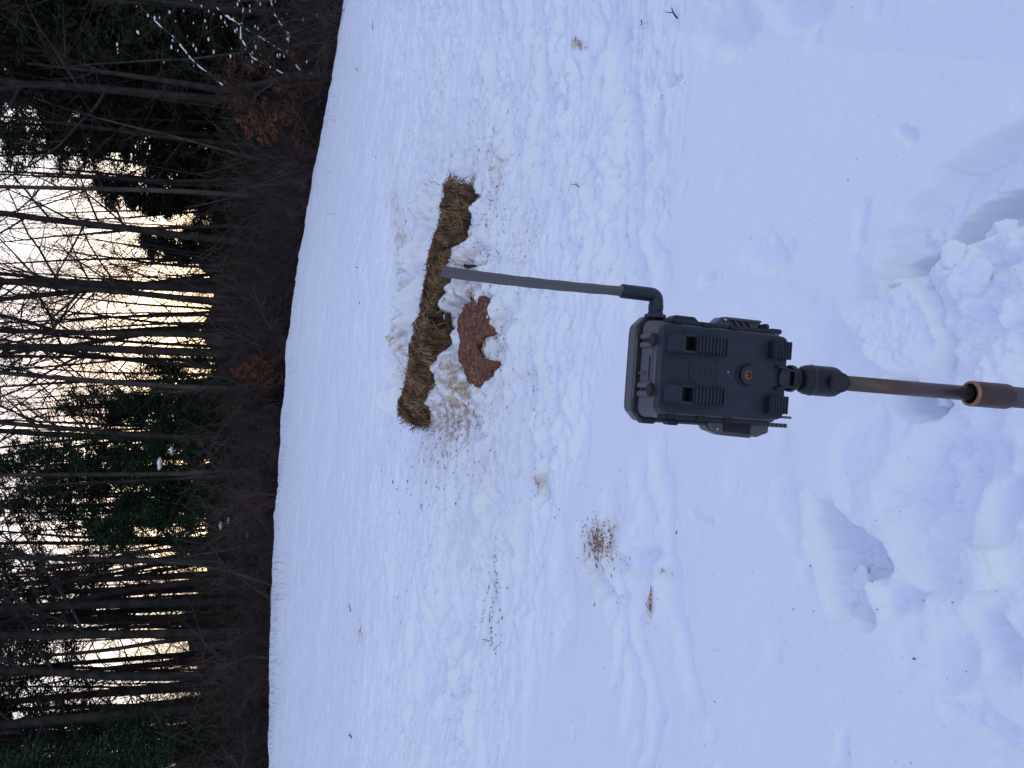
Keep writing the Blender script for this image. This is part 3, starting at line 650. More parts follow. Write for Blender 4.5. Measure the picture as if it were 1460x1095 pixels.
# far wood as one mass on the hill
def far_wood():
    rs = np.random.RandomState(9); vs, fs, n0 = [], [], 0
    src = []
    for k in (SHRUB[0], SHRUB[3], SHRUB[2]):
        me = k[0][1]; v = np.empty(len(me.vertices) * 3); me.vertices.foreach_get('co', v); v = v.reshape(-1, 3)
        f = np.empty(len(me.loops), np.int32); me.loops.foreach_get('vertex_index', f); src.append((v, f.reshape(-1, 4)))
    for i in range(120):
        v, f = src[rs.randint(3)]; keep = rs.rand(len(f)) < .4; f = f[keep]
        az = rs.uniform(R(-31), R(31)); r = rs.uniform(108, 126) if i % 2 else rs.uniform(46, 112); x, y = r * math.sin(az), r * math.cos(az)
        z = float(hillf(np.array([x]), np.array([y]))[0]) if r > 62 else gz(x, y)
        a = rs.uniform(0, 6.28); s = rs.uniform(1.3, 1.9) * (1.25 if r > 108 else 1); c, s_ = math.cos(a), math.sin(a)
        w_ = np.stack([(v[:, 0] * c - v[:, 1] * s_) * s * 1.6, (v[:, 0] * s_ + v[:, 1] * c) * s * 1.6, v[:, 2] * s], -1) + np.array([x, y, z])
        vs.append(w_); fs.append(f + n0); n0 += len(v)
    co = np.concatenate(vs); q = np.concatenate(fs)
    me = bpy.data.meshes.new('far_wood'); me.vertices.add(len(co)); me.vertices.foreach_set('co', co.ravel())
    me.loops.add(q.size); me.loops.foreach_set('vertex_index', q.ravel().astype(np.int32))
    me.polygons.add(len(q)); me.polygons.foreach_set('loop_start', (np.arange(len(q)) * 4).astype(np.int32)); me.update(calc_edges=True)
    me.materials.append(M_brush)
    tag(link(bpy.data.objects.new('far_brush', me)), 'brown leafless undergrowth covering the hillside behind the trees', 'undergrowth', kind='stuff')
far_wood()

# ------------------------------------------------------------------ straw wattles
def wattle(pxs, lift, rad, label, seed, n):
    rg = np.random.RandomState(seed)
    ax = np.array([at(px, py, lift) for px, py in pxs]); 
    # resample
    t = np.linspace(0, 1, len(ax)); tt = np.linspace(0, 1, 60); ax = np.stack([np.interp(tt, t, ax[:, i]) for i in range(3)], -1)
    for _ in range(6): ax[1:-1] = (ax[:-2] + ax[2:]) / 2 * .5 + ax[1:-1] * .5
    o0 = ax[30].copy(); o0[2] -= rad
    e = empty('straw_wattle', o0); tag(e, label, 'straw wattle', 'straw wattles in the snow')
    ax = ax - o0
    tg = unit(ax[-1] - ax[0]); upv = np.array([0, 0, 1.0]); a = unit(np.cross(tg, upv)); b = np.cross(a, tg)
    L = np.linalg.norm(ax[-1] - ax[0])
    def R_(u):  # bulging between ties
        return rad * (1 - (.36 * np.clip(u, 0, 1) if seed == 1 else 0)) * (.86 + .14 * np.abs(np.sin(u * L / .17 * math.pi + seed)) ** .6) * np.clip(np.minimum(u, 1 - u) * 14 + .55, .55, 1) ** .5
    core = MB(); u = np.linspace(0, 1, 60); k = 22; ang = np.arange(k) * 2 * math.pi / k
    rr = R_(u)[:, None] * .93 * (1 + .22 * pn(u[:, None] * L * 7 + 0 * ang, ang[None, :] * 1.1 + 0 * u[:, None], seed) + .05 * rg.normal(0, 1, (60, k)).clip(-1.5, 1.5))
    ring = ax[:, None, :] + rr[..., None] * (a * np.cos(ang)[None, :, None] + b * np.sin(ang)[None, :, None])
    f = [(i * k + j, i * k + (j + 1) % k, (i + 1) * k + (j + 1) % k, (i + 1) * k + j) for i in range(59) for j in range(k)]
    f.append(tuple(range(k))); f.append(tuple(59 * k + j for j in range(k)))
    core.add(ring.reshape(-1, 3), f); core.build('core', M_strawd, e, smooth=True)
    st = MB()
    for i in range(n):
        u0 = rg.uniform(-.005, 1.005); th = rg.uniform(0, 6.28); sp = rg.uniform(.25, .9) * rg.choice([-1, 1]); du = rg.normal(0, .035) / L * 1.2
        r0 = R_(np.clip(u0, 0, 1)) * (1.0 + .26 * float(pn(np.array(u0 * L * 7.0), np.array((th % 6.2832) * 1.1), seed)) + .16 * float(pn(np.array(u0 * L * 26.0), np.array(th * 3.3), seed + 3)) + rg.uniform(-.05, .03))
        pts = []
        for q in (0, .5, 1):
            uu = u0 + du * q; th2 = th + sp * q; c = np.array([np.interp(uu, tt, ax[:, j]) for j in range(3)]) + tg * (uu - np.clip(uu, 0, 1)) * L
            fly = rg.exponential(.007) * (q != .5) + .002
            pts.append(c + (r0 + fly) * (a * math.cos(th2) + b * math.sin(th2)))
        pts = np.array(pts); wv = unit(np.cross(pts[2] - pts[0], rg.normal(0, 1, 3))) * rg.uniform(.0015, .0045)
        st.add(np.concatenate([pts - wv, pts + wv]), [(0, 1, 4, 3), (1, 2, 5, 4)])
    st.build('straw', M_straw, e)
    nt_ = MB()      # netting ties
    for q in np.arange(.08, .95, .17 / L):
        c = np.array([np.interp(q, tt, ax[:, j]) for j in range(3)]); an = np.linspace(0, 2 * math.pi, 25)
        nt_.tube([c + R_(q) * .97 * (a * math.cos(v) + b * math.sin(v)) for v in an], .003, 4)
    nt_.build('netting', M_dark, e)
wattle([(660, 264), (656, 300), (643, 345), (628, 395), (620, 440), (614, 456)], .06, .135, 'long straw wattle half buried in snow, the narrower roll behind the antenna tip', 1, 9000)
wattle([(626, 460), (620, 480), (611, 520), (603, 560), (594, 594)], .07, .145, 'thick straw wattle half buried in snow, the roll behind the red clay', 2, 8000)

# red clay mound
def clay():
    outl = [(655, 478), (657, 456), (666, 440), (680, 430), (691, 428), (697, 442), (699, 462), (697, 478), (688, 484), (681, 495), (684, 506), (696, 512), (692, 530), (682, 545), (673, 547), (664, 526), (658, 502)]
    P = np.array([at(px, py, .035) for px, py in outl]); c = P.mean(0); o0 = np.array([c[0], c[1], float(base(c[0], c[1]))])
    rings = 14; k = 96; mb = MB(); v = []
    # resample outline
    Q = np.concatenate([P, P[:1]]); s = np.linspace(0, len(P), k, endpoint=False); Q = np.stack([np.interp(s, np.arange(len(Q)), Q[:, i]) for i in range(3)], -1)
    for i in range(rings + 1):
        f = i / rings
        if i == 0: pts = c + (Q - c) * 1.15; pts[:, 2] -= .25
        else: pts = c + (Q - c) * 1.12 * (1 - (i - 1) / rings) ** .8; 
        if i: pts[:, 2] += .02 * (1 - (1 - f) ** 2.5)
        if i:
            nz = pn(pts[:, 0] * 9, pts[:, 1] * 60, 33) * .014 + pn(pts[:, 0] * 35, pts[:, 1] * 90, 34) * .006 + pn(pts[:, 0] * 8, pts[:, 1] * 8, 35) * .02
            pts[:, 2] += nz; pts[:, 1] += nz
        v.append(pts - o0)
    f = [(i * k + j, i * k + (j + 1) % k, (i + 1) * k + (j + 1) % k, (i + 1) * k + j) for i in range(rings) for j in range(k)]
    f.append(tuple(rings * k + j for j in range(k)))
    mb.add(np.concatenate(v), f); o = mb.build('clay_mound', M_clay, None, smooth=True); o.location = o0
    tag(o, 'low curved mound of bare red brown clay beside the straw wattle', 'clay mound')
clay()
# dark stake stubs and a twig by the wattles
def stub(px, py, pts, r_, label, name='wooden_stake', cat='stake'):
    p = at(px, py, .02); b = MB(); b.tube(np.array(pts), np.linspace(r_, r_ * .75, len(pts)), 6, True)
    o = b.build(name, M_dark, None, bevel=.002); o.location = (p[0], p[1], gz(p[0], p[1])); tag(o, label, cat)
stub(678, 273, [(0, 0, -.1), (.0, 0, .04), (.02, 0, .075), (.045, 0, .06)], .013, 'dark bent stake stub beside the upper end of the long wattle')
stub(667, 380, [(0, 0, -.1), (0, 0, .03), (.01, 0, .05)], .017, 'dark stake stub in the snow just above the antenna tip')
stub(662, 437, [(.0, 0, -.06), (.03, .02, .03), (.07, .03, .06)], .018, 'dark broken stake lying between the wattles and the clay, nearest the antenna')
stub(640, 466, [(-.06, .0, .0), (.0, 0, .04), (.10, -.03, .05)], .035, 'dark rotten log end poking out where the two wattles meet', 'log', 'log')
stub(650, 462, [(.0, 0, -.06), (-.02, -.02, .04), (-.05, -.02, .07)], .02, 'dark broken stake leaning on the rotten log end')

# ------------------------------------------------------------------ debris and specks
def scatter(name, items, material, label, cat, seed, flat=False):
    rs = np.random.RandomState(seed); b = MB(); P = []
    for cx, cy, rx, ry, n, smin, smax in items:
        for i in range(n):
            g_ = rs.normal(0, .5, 2); px, py = cx + g_[0] * rx, cy + g_[1] * ry
            if px < 460: continue
            P.append((px, py, rs.uniform(smin, smax) * (1 if rs.rand() > .12 else 1.8)))
    pos = np.array([at(px, py) for px, py, _ in P]); zz = ground(pos[:, 0], pos[:, 1])
    base_v = np.array([(-1, 0, 0), (0, -1, .1), (1, 0, .2), (0, 1, 0), (0, 0, .8), (0, 0, -.8)], float)
    fc = [(0, 1, 4), (1, 2, 4), (2, 3, 4), (3, 0, 4), (1, 0, 5), (2, 1, 5), (3, 2, 5), (0, 3, 5)]
    for i, (px, py, s) in enumerate(P):
        a = rs.uniform(0, 6.28); c, s_ = math.cos(a), math.sin(a); v = base_v * np.array([s * rs.uniform(.8, 2.6), s * rs.uniform(.4, .8), s * rs.uniform(.3, .7)]) + rs.normal(0, s * .15, base_v.shape)
        v = np.stack([v[:, 0] * c - v[:, 1] * s_, v[:, 0] * s_ + v[:, 1] * c, v[:, 2]], -1)
        b.add(v + np.array([pos[i, 0], pos[i, 1], zz[i] + s * .2]), fc)
    o = b.build(name, material, None); tag(o, label, cat, kind='stuff')
scatter('straw_crumbs', [(668, 430, 55, 200, 900, .0025, .006), (645, 600, 60, 90, 700, .0025, .006), (700, 260, 22, 110, 240, .0025, .006), (580, 430, 18, 170, 380, .003, .008), (690, 400, 60, 240, 420, .002, .005), (625, 670, 50, 70, 130, .003, .008),
                         (848, 775, 20, 32, 420, .0016, .005), (855, 800, 30, 60, 70, .0015, .004), (926, 862, 5, 24, 70, .0014, .0035), (938, 816, 5, 7, 16, .0014, .0035), (766, 690, 10, 26, 90, .002, .005), (694, 470, 22, 90, 220, .003, .009), (820, 63, 8, 10, 26, .002, .007),
                         (703, 850, 20, 66, 46, .003, .009), (668, 866, 6, 7, 14, .003, .01), (515, 905, 8, 18, 10, .005, .013), (509, 973, 3, 3, 3, .006, .012), (740, 350, 30, 160, 70, .0025, .005), (760, 540, 40, 90, 90, .002, .005), (910, 30, 4, 6, 5, .003, .006), (940, 140, 4, 4, 3, .003, .006)], M_debris,
        'brown straw crumbs and soil scattered over the snow', 'debris', 3)
scatter('bark_specks', [(1150, 250, 160, 260, 34, .0008, .0018), (1150, 850, 200, 200, 60, .0008, .0022), (900, 900, 120, 200, 30, .001, .0025), (820, 730, 80, 60, 14, .0015, .003), (700, 700, 120, 260, 60, .002, .004), (560, 600, 60, 500, 60, .004, .009), (900, 200, 90, 200, 22, .0015, .003), (1300, 1000, 60, 80, 10, .001, .002)], M_dark,
        'tiny dark bark specks sprinkled over the snow', 'specks', 4)
def blades(name, items, label, cat, seed, material=M_grass):
    rs = np.random.RandomState(seed); b = MB()
    for cx, cy, rx, ry, n, h_ in items:
        for i in range(n):
            p = at(cx + rs.normal(0, rx), cy + rs.normal(0, ry)); z = gz(p[0], p[1]); d = rs.normal(0, .5, 2)
            pts = np.array([(p[0], p[1], z - .01), (p[0] + d[0] * h_ * .4, p[1] + d[1] * h_ * .4, z + h_ * .6), (p[0] + d[0] * h_, p[1] + d[1] * h_, z + h_ * .9)])
            b.tube(pts, [.0025, .002, .0006], 3)
    tag(b.build(name, material, None), label, cat, kind='stuff')
blades('grass_blades', [(705, 850, 6, 40, 34, .016), (668, 865, 4, 4, 12, .02), (700, 905, 5, 8, 12, .018), (640, 1000, 8, 14, 8, .02), (677, 275, 3, 5, 8, .05), (690, 400, 8, 40, 24, .04), (640, 262, 8, 6, 16, .05), (612, 610, 8, 8, 16, .05)], 'thin dry grass blades poking through the trodden snow', 'grass', 6)
blades('crest_grass', [(396, 840, 6, 40, 90, .22), (390, 930, 5, 50, 110, .25), (386, 1040, 4, 40, 70, .3), (402, 620, 4, 60, 60, .2), (400, 700, 3, 40, 14, .2), (420, 420, 4, 60, 20, .2), (470, 130, 5, 60, 20, .2)], 'dark dry stalks standing out of the snow along the crest', 'dry stalks', 8, M_twig)
def twig(px, py, ln, ang, r_, label, name='twig', cat='twig'):
    p = at(px, py); z = gz(p[0], p[1]); b = MB(); c, s = math.cos(ang), math.sin(ang)
    b.tube([(-c * ln / 2, -s * ln / 2, .004), (0, 0, .018), (c * ln / 2, s * ln / 2, .022)], [r_, r_ * .8, r_ * .4], 5, True)
    b.tube([(0, 0, .018), (c * ln * .2 - s * ln * .2, s * ln * .2 + c * ln * .2, .05)], [r_ * .6, r_ * .2], 4)
    o = b.build(name, M_dark, None); o.location = (p[0], p[1], z); tag(o, label, cat)
twig(967, 19, .05, .3, .004, 'short dark twig in smooth snow near the top edge of the photo')
twig(921, 34, .09, 1.3, .0009, 'thin grass-like twig sticking sideways near the top edge')
twig(531, 38, .22, .2, .006, 'dark twig on the far snow nearest the top edge')
twig(509, 98, .11, .6, .008, 'small dark twig on the far snow between the top edge and the leaning tree')
twig(536, 224, .10, .9, .004, 'faint thin twig on the far snow near the upper wattle end')
twig(512, 381, .09, 1.2, .006, 'small grey twig on the far snow level with the antenna')
twig(828, 264, .025, .2, .003, 'tiny brown leaf stalk in the crusted snow right of the wattle')
twig(500, 865, .11, .5, .005, 'small brown twig on the far snow above the grass tufts')
twig(502, 1048, .09, 1.4, .008, 'small dark leaf lying on far snow at the photo bottom', 'dead_leaf', 'leaf')

# snow clods broken loose around the boot holes
def clod(px, py, s, lift, label, seed, group=None, sc=(1, 1, .7)):
    p = at(px, py); rs = np.random.RandomState(seed)
    bm = bmesh.new(); bmesh.ops.create_icosphere(bm, subdivisions=4, radius=1)
    v = np.array([q.co[:] for q in bm.verts]); f = [tuple(q.index for q in fa.verts) for fa in bm.faces]; bm.free()
    # flat broken facets
    for i in range(9):
        n_ = unit(rs.normal(0, 1, 3)); h_ = rs.uniform(.55, .85); d = v @ n_; ov = np.clip(d - h_, 0, None); v = v - ov[:, None] * n_ * .9
    v *= 1 + .16 * pn(v[:, 0] * 1.6 + seed * 3, v[:, 1] * 1.6 - v[:, 2] * 1.2, 5)[:, None] + .10 * pn(v[:, 0] * 3.5 + v[:, 2] * 3, v[:, 1] * 3.5 + seed, 6)[:, None]
    v *= 1 + .05 * pn(v[:, 0] * 3 + seed, v[:, 1] * 3 + v[:, 2] * 2, 3)[:, None] + .02 * pn(v[:, 0] * 9 + seed, v[:, 1] * 9 + v[:, 2] * 7, 4)[:, None]
    b = MB(); b.add(v * s * np.array(sc), f); o = b.build('snow_clod', M_clump, None, smooth=True)
    o.location = (p[0], p[1], gz(p[0], p[1]) + lift); o.rotation_euler[2] = rs.uniform(0, 6); tag(o, label, 'snow clod', group)
clod(1296, 392, .042, -.012, 'flat snow clod lying in the mouth of the trench beside the slab', 1, sc=(1.2, .9, .3))
clod(1338, 384, .022, .0, 'small snow clod at the lower lip of the trench', 2)
clod(1366, 370, .022, .005, 'rough snow clod on the lip between trench and heaped snow', 3)
clod(1402, 366, .034, .0, 'larger snow clod at the front of the heaped snow', 4)
clod(1434, 335, .036, .0, 'larger snow clod near the right edge, topmost on the heap', 5)
clod(1425, 402, .036, .0, 'broad snow clod in the middle of the heap', 6, sc=(1.4, 1, .6))
clod(1340, 405, .018, .0, 'tiny snow clod beside the slab corner', 7)
clod(1428, 812, .045, .0, 'pale loose snow clod near the right edge below the pole', 8, sc=(1.2, .9, .6))
clod(1388, 524, .045, .0, 'oblong snow clod just above the copper pole collar', 9, sc=(.7, 1.5, .6))
clod(1200, 845, .06, -.02, 'broken snow plate lying inside the deep boot hole', 10, sc=(1.1, 1.2, .35))

# ------------------------------------------------------------------ trail camera
PD = .707
ctr = EYE + pray(1035, 532) * (PD / np.dot(pray(1035, 532), FWD))
LEAN = R(4.2)
tc_ = empty('trail_camera', ctr.tolist()); tc_.rotation_euler = Euler((R(6), LEAN, 0))
tag(tc_, 'dark grey plastic wildlife camera box on a pole, seen from behind', 'wildlife camera')
def part(name, mb, material, bevel=.0008, parent=None, smooth=False, seg=2): return mb.build(name, material, parent or tc_, bevel, smooth, seg)
def rbox(x0, x1, y0, y1, z0, z1): 
    b = MB(); b.box(((x0 + x1) / 2, (y0 + y1) / 2, (z0 + z1) / 2), (x1 - x0, y1 - y0, z1 - z0)); return b
def addb(b, x0, x1, y0, y1, z0, z1): b.box(((x0 + x1) / 2, (y0 + y1) / 2, (z0 + z1) / 2), (x1 - x0, y1 - y0, z1 - z0))
# back case : plate, then a wider tub
b = MB()
def octo(w_, h_, c, d=0): return [(-w_ + c, -h_ - d), (w_ - c, -h_ - d), (w_, -h_ + c - d), (w_, h_ - c), (w_ - c, h_), (-w_ + c, h_), (-w_, h_ - c), (-w_, -h_ + c - d)]
def frust(b, p0, y0, p1, y1):
    n = len(p0); v = [(x, y0, z) for x, z in p0] + [(x, y1, z) for x, z in p1]
    b.add(v, [tuple(range(n)), tuple(range(2 * n - 1, n - 1, -1))] + [(i, i + n, (i + 1) % n + n, (i + 1) % n) for i in range(n)])
frust(b, octo(.0405, .068, .004), 0, octo(.0415, .069, .004), .010)
part('back_case', b, M_plastic_shaded, .0014, seg=3)
b = MB(); frust(b, octo(.0445, .0685, .005), .0102, octo(.048, .070, .006), .042); part('battery_tub', b, M_plastic_lit, .0014, seg=3)
b = MB(); frust(b, octo(.0505, .0725, .008, .008), .0425, octo(.0505, .0725, .008, .008), .046); part('gasket', b, M_rub_shade, .0005)
b = MB(); frust(b, octo(.0525, .0745, .010, .008), .0465, octo(.052, .074, .010, .008), .062); frust(b, octo(.052, .074, .010, .008), .0622, octo(.046, .068, .012, .006), .076)
fs = part('front_shell', b, M_plastic_lit, .001)
b = MB(); 
for an in range(1): b.tube([(0, .076, .03), (0, .084, .03)], [.014, .013], 20, True)
part('lens', b, M_knob, .0005, fs)
# lip and ribs on the top face
b = MB(); addb(b, -.030, .030, .0435, .0465, .0727, .0742); addb(b, -.006, -.004, .030, .044, .0692, .0715); part('seam_catch', b, M_plastic_lit, .0004)
for xs in (-.021, .0265):
    b = MB(); addb(b, xs - .0065, xs - .0018, .016, .041, .0690, .0722); addb(b, xs + .0018, xs + .0065, .016, .041, .0690, .0722); part('top_rib', b, M_plastic_lit, .0006)
    b = MB(); b.tube([(xs, .016, .0692), (xs, .016, .0725)], .0062, 14, True); addb(b, xs - .0014, xs + .0014, .0165, .041, .0690, .0700); part('rib_boss', b, M_rub_shade, .0004)
b = MB(); addb(b, -.0125, .0115, .0215, .0245, .0692, .0699); part('recess_shade', b, M_rub_shade, .0003)  # flat black bar painting the shade of a recess
b = MB(); addb(b, -.0155, .0195, .018, .0405, .0687, .0694); part('top_panel', b, M_plastic_lit, .0004)
# long side ledges
for sx in (-1, 1):
    b = MB(); addb(b, *sorted((sx * .0438, sx * .0475)), .010, .014, -.060, .063); part('side_ledge', b, M_plastic_shaded, .0008)
    b = MB()
    for z in (.050, .018, -.012): addb(b, *sorted((sx * .0430, sx * .0467)), .0085, .0135, z - .005, z + .005)
    part('notch_shade', b, M_rub_shade, .0006)  # solid black blocks painting the shade of notches
# strap loops at the top
def strap(xc):
    b = MB(); h_ = .0085
    # loop frame around the hole
    addb(b, xc - h_, xc - h_ + .0022, -.014, -.0002, .040, .0565); addb(b, xc + h_ - .0022, xc + h_, -.014, -.0002, .040, .0565)
    b.prism([(-.0002, .0655), (-.014, .0565), (-.014, .0530), (-.0002, .0530)], 0, xc - h_ , xc + h_)
    b.prism([(-.0002, .0425), (-.014, .0425), (-.0135, .0405), (-.009, .010), (-.004, -.001), (-.0002, -.001)], 0, xc - h_ + .0012, xc + h_ - .0012)
    part('strap_loop', b, M_plastic_shaded, .0007)
    bb = rbox(xc - h_ + .0022, xc + h_ - .0022, -.0012, -.0003, .0425, .0530); part('hole_shade', bb, M_rub_shade, 0)  # black backing sheet, paints the shade inside the loop
    b = MB()
    for i in range(9):
        z = .0385 - i * .0041; yb = -.0135 + (.0405 - z) / .0305 * .0045
        addb(b, xc - h_ + .0004, xc + h_ - .0004, yb - .0012, yb + .001, z - .0010, z + .0010)
    part('loop_rib', b, M_plastic_shaded, .0004)
strap(.0235); strap(-.0235)
for xc in (.0265, -.0265):      # foot pads at the bottom
    b = MB(); addb(b, xc - .0085, xc + .0085, -.0085, -.0002, -.0665, -.0455)
    for i in range(6): addb(b, xc - .0088, xc + .0088, -.0095, -.008, -.0655 + i * .0033, -.0639 + i * .0033)
    part('foot_pad', b, M_plastic_shaded, .0005)
# threaded socket
b = MB()
def ringm(b, z, r0, r1, y0, y1, k=28):
    v = []
    for y, r_ in ((y1, r1), (y0, r1), (y0, r0), (y0 + (y1 - y0) * .9, r0 * .96)):
        for j in range(k): v.append((r_ * math.cos(j * 6.2832 / k), y, z + r_ * math.sin(j * 6.2832 / k)))
    b.add(v, [(i * k + j, i * k + (j + 1) % k, (i + 1) * k + (j + 1) % k, (i + 1) * k + j) for i in range(3) for j in range(k)])
ringm(b, -.0235, .0052, .0092, -.0035, -.0001); part('socket_boss', b, M_plastic_shaded, 0, smooth=False)
b = MB(); ringm(b, -.0225, .0105, .0118, -.0012, -.0001); part('socket_rim', b, M_plastic_shaded, 0)
b = MB(); ringm(b, -.0235, .0028, .0050, -.0026, -.0003); b.tube([(0, -.0003, -.0235), (0, -.0008, -.0235)], .0029, 14, True); part('socket_thread', b, M_brass, 0)
b = MB(); b.tube([(0.001, -.0008, -.002), (.001, .0002, -.002)], .0008, 8, True); part('pin_hole', b, M_steel, 0)
# faint embossed panel (lettering worn beyond reading)
b = MB()
for x0, x1, z0, z1 in [(-.0085, .0085, .0395, .0399), (-.0085, .0085, .0105, .0109), (-.0085, -.0081, .0105, .0399), (.0081, .0085, .0105, .0399)]: addb(b, x0, x1, -.0004, .0001, z0, z1)
for z in (.034, .028, .022, .016): addb(b, -.004, .004, -.0004, .0001, z - .0006, z + .0006); addb(b, -.004, -.003, -.0004, .0001, z - .002, z + .002)
part('embossed_panel', b, M_plastic_shaded, 0)
# latch on the right side (picture top) with slanting ribs, and hinge lugs
DZ = -.026
b = MB(); b.prism([(.0500, .016 + DZ), (.0595, .006 + DZ), (.0580, -.0385 + DZ), (.0560, -.0405 + DZ), (.0500, -.0405 + DZ)], 1, .044, .060)
la = part('latch', b, M_plastic_lit, .0007)
b = MB()
for z in (-.005, -.013, -.021): z += DZ; b.prism([(.0575, z), (.0589, z - .001), (.0500, z - .0085), (.0500, z - .0065)], 1, .0405, .0438)
addb(b, .0572, .0595, .040, .044, -.038 + DZ, .004 + DZ); part('latch_rib', b, M_plastic_lit, .0002, la)
b = MB(); b.tube([(.0565, .0435, .0045 + DZ), (.0565, .0395, .0045 + DZ)], .0012, 8, True); part('latch_pin', b, M_steel, 0, la)
b = MB(); b.prism([(.0495, .043), (.0495, .010), (.0550, .016), (.0550, .038)], 1, .036, .050); part('hinge_lug', b, M_plastic_shaded, .0007)
for z0, z1, x1 in ((-.0615, -.056, .0545), (-.077, -.064, .0505)):
    b = MB(); addb(b, .0455, x1, .022, .036, z0, z1); part('side_lug', b, M_plastic_shaded, .0012)
# left side : big clip latch, lugs and two prongs below
DZ = -.030
b = MB(); b.prism([(-.0495, .022 + DZ), (-.0570, .016 + DZ), (-.0615, .000 + DZ), (-.0625, -.033 + DZ), (-.0560, -.048 + DZ), (-.0495, -.048 + DZ)], 1, .046, .062)
la2 = part('latch', b, M_plastic_lit, .0009)
b = MB(); b.prism([(-.0480, .006 + DZ), (-.0570, .001 + DZ), (-.0580, -.028 + DZ), (-.0480, -.032 + DZ)], 1, .0375, .0458); part('hollow_shade', b, M_rub_shade, .0003, la2)  # solid black block in place of the hollow's shade
b = MB(); b.prism([(-.0485, -.026 + DZ), (-.0595, -.027 + DZ), (-.0610, -.034 + DZ), (-.0555, -.048 + DZ), (-.0485, -.048 + DZ)], 1, .036, .0455); part('latch_arm', b, M_plastic_lit, .0006, la2)
b = MB(); b.prism([(-.0485, .020 + DZ), (-.0560, .015 + DZ), (-.0585, .004 + DZ), (-.0485, .004 + DZ)], 1, .038, .0455); part('latch_arm', b, M_plastic_lit, .0006, la2)
b = MB(); b.tube([(-.0548, .0385, .0115 + DZ), (-.0548, .0365, .0115 + DZ)], .0011, 8, True); part('latch_pin', b, M_steel, 0, la2)
for z0, z1 in ((.048, .066), (.022, .038)):
    b = MB(); b.prism([(-.0490, z0), (-.0490, z1), (-.0540, z1 - .003), (-.0540, z0 + .003)], 1, .040, .052); part('hinge_lug', b, M_plastic_shaded, .0007)
b = MB(); addb(b, -.0490, -.0450, .030, .036, -.096, -.055)
for i in range(8): addb(b, -.0492, -.0448, .0285, .031, -.095 + i * .005, -.0925 + i * .005)
part('prong', b, M_plastic_lit, .0004)
b = MB(); addb(b, -.0395, -.0370, .012, .018, -.087, -.060); part('prong', b, M_plastic_lit, .0004)
# antenna: base nut, elbow, long flat blade
ant = MB(); AX, AY, AZ = .052, .044, .0560
ant.tube([(.0505, AY, AZ), (.0545, AY, AZ)], [.0115, .0105], 6, True)
an = part('antenna_base', ant, M_plastic_shaded, .0006)
b = MB()
for i, (x, r_) in enumerate([(.0546, .0072), (.0570, .0072), (.0571, .0060), (.0580, .0060), (.0581, .0074), (.0620, .0074)]):
    pass
b.tube([(.0546, AY, AZ), (.0572, AY, AZ)], .0074, 18, True); b.tube([(.0572, AY, AZ), (.0580, AY, AZ)], .0066, 18, True); b.tube([(.0580, AY, AZ), (.0645, AY, AZ)], .0074, 18, True)
part('antenna_nut', b, M_plastic_shaded, .0003, an)
b = MB(); EX = .0735
arc = [(.0645, AY, AZ)] + [(EX - .0062 + .0062 * math.sin(a), AY, AZ + .0062 - .0062 * math.cos(a)) for a in np.linspace(0, math.pi / 2, 7)] + [(EX, AY, AZ + .034), (EX, AY, AZ + .038)]
b.tube(arc, .0070, 18, True, (0, 1.0, 0)); part('antenna_elbow', b, M_plastic_shaded, 0, an, smooth=False)
b = MB()
tip = .182; tl = math.radians(.8); n = 20; rings = []
sec = [(-.0074, .0015), (.0006, -.0075), (.0066, -.0055), (.0074, .0), (.0060, .0045), (-.0060, .0045)]
for i in range(n + 1):
    f = i / n; z = AZ + .032 + f * tip; sc = .63 + .07 * f + .03 * math.sin(i * 1.9) * (f < .8)
    if i == 0: sc = .88
    dx = -.002 * math.sin(f * 2.6) + .001 * f
    for (x, y) in sec: rings.append((EX + dx + x * sc, AY + y * sc + f * .012, z + (0 if i < n else -(x * .35))))
k = len(sec)
b.add(rings, [(i * k + j, i * k + (j + 1) % k, (i + 1) * k + (j + 1) % k, (i + 1) * k + j) for i in range(n) for j in range(k)] + [tuple(range(k)), tuple(n * k + j for j in range(k))])
part('antenna_blade', b, M_plastic_lit, .0004, an)
bpy.context.view_layer.update()
MW = tc_.matrix_world
def w2(p): return np.array(MW @ Vector(p))

# ------------------------------------------------------------------ pole with its ball head
top = w2((.0015, .022, -.069)); SH = .0115
pe = pray(1460, 567.5)
# pole axis: from under the camera, down through the line of sight of the picture's right edge
y_end = top[1] - .01
bot = EYE + pe * ((y_end - EYE[1]) / pe[1])
ax = unit(bot - top)
def along(s): return top + ax * s
def alongl(s): return (along(s) - gp).tolist()
Lg = 0
while along(Lg)[2] > float(base(*along(Lg)[:2])): Lg += .01
gp = along(Lg)
pole = empty('mounting_pole', gp.tolist()); tag(pole, 'slim bronze pole with a black swivel head and copper collar, carrying the camera', 'pole')
def ptube(name, s0, s1, r0, r1, material, k=28, parent=None, bevel=.0, smooth=True):
    b = MB(); b.tube([alongl(s0), alongl(s1)], [r0, r1], k, True); o = b.build(name, material, parent or pole, bevel, smooth, 3)
    return o
def lathe(name, prof, material, parent=None, k=32):
    b = MB(); pts = [alongl(s + SH) for s, _ in prof]
    b.tube(pts, [r_ for _, r_ in prof], k, True); o = b.build(name, material, parent or pole, 0, True)
    return o
hd = lathe('swivel_head', [(.0165, .0105), (.0195, .0135), (.0235, .0150), (.029, .0155), (.052, .0155), (.056, .0148), (.0595, .0128)], M_knob)
lathe('mount_disc', [(.0040, .0125), (.0050, .0136), (.0090, .0138), (.0108, .0128), (.0112, .0085)], M_knob, hd)
lathe('mount_neck', [(-.012, .0085), (.0042, .0085)], M_plastic_shaded, hd); lathe('mount_neck', [(.0110, .0090), (.0165, .0100)], M_knob, hd)
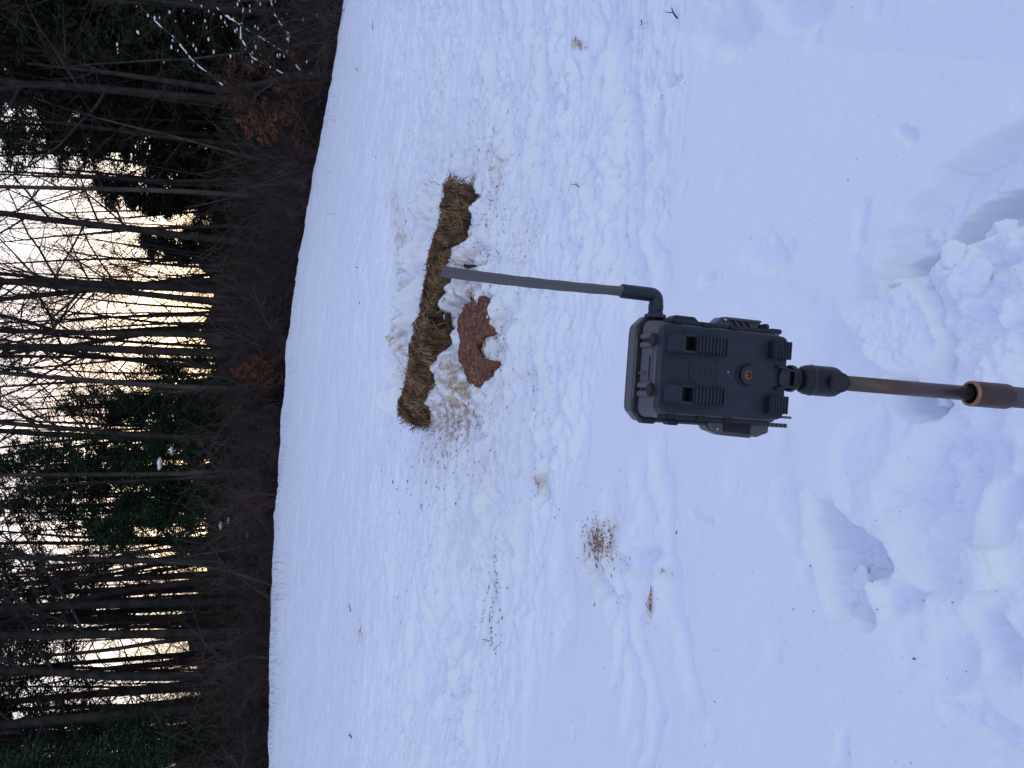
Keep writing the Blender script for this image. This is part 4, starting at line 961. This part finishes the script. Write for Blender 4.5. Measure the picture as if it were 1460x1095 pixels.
lathe('head_ring', [(.0265, .0152), (.0285, .0159), (.0305, .0158)], M_plastic_shaded, hd)
b = MB()
kc = np.array(alongl(.0560 + SH)); kd = unit(unit(EYE - along(.0560 + SH)) + ax * .25 + np.array([.0, 0, 0])); b.tube([kc, kc + kd * .0225, kc + kd * .024], [.0102, .0102, .0092], 28, True)
kn = b.build('swivel_knob', M_knob, hd, .0008)
# hooked bracket between the camera's foot and the head
b = MB(); c0 = np.array((0, 0, -.060))
b.prism([(-.0095, -.0615), (-.004, -.058), (.004, -.058), (.0095, -.0615), (.0085, -.0705), (-.0085, -.0705)], 1, -.003, .022) 
br = b.build('mount_bracket', M_plastic_shaded, pole, .0006); br.matrix_world = MW.copy(); br.matrix_parent_inverse = Matrix.Identity(4)
br.matrix_local = Matrix.Translation(-Vector(gp.tolist())) @ MW
b = MB(); b.prism([(.0098, -.0535), (.0118, -.055), (.0085, -.0735), (.0068, -.0725)], 1, -.0050, .004); b.prism([(-.0098, -.0535), (-.0118, -.055), (-.0085, -.0735), (-.0068, -.0725)], 1, -.0050, .004)
b2 = b.build('bracket_lip', M_plastic_shaded, pole, .0004); b2.matrix_local = Matrix.Translation(-Vector(gp.tolist())) @ MW
# find collar position along the axis from its photo column
def s_at(px):
    best = min(np.arange(.05, .6, .0005), key=lambda s: abs(proj(*[np.array(v) for v in along(s)])[0] - px)); return float(best)
s1, s2 = s_at(1383), s_at(1437)
ptube('upper_tube', .06, s1 + .01, .0078, .0078, M_pole)
def hollow(name, prof, material):
    k = 36; b = MB(); a0 = unit(np.cross(ax, (0, 0, 1.0) if abs(ax[2]) < .9 else (1.0, 0, 0))); b0 = np.cross(ax, a0); v = []
    for s, r_ in prof:
        c = np.array(alongl(s)); v += [c + r_ * (a0 * math.cos(j * 6.2832 / k) + b0 * math.sin(j * 6.2832 / k)) for j in range(k)]
    b.add(v, [(i * k + j, i * k + (j + 1) % k, (i + 1) * k + (j + 1) % k, (i + 1) * k + j) for i in range(len(prof) - 1) for j in range(k)])
    o = b.build(name, material, pole, 0, True); return o
col = hollow('collar', [(s1 + .03, .0082), (s1 + .004, .0096), (s1, .0102), (s1 - .0005, .0122), (s1 + .0012, .0133), (s1 + .004, .0135), (s2 - .004, .0136), (s2 - .001, .0130), (s2, .0112)], M_collar)
hollow('collar_lip', [(s1 + .004, .0101), (s1 - .0008, .0103), (s1 - .0016, .0117), (s1 - .0006, .0133), (s1 + .0022, .0138)], M_copper)
ptube('collar_sleeve', s1 + .002, s1 + .03, .0094, .0094, M_rub_shade)
ptube('lower_tube', s2 - .002, Lg + .12, .0112, .0112, M_lowp)
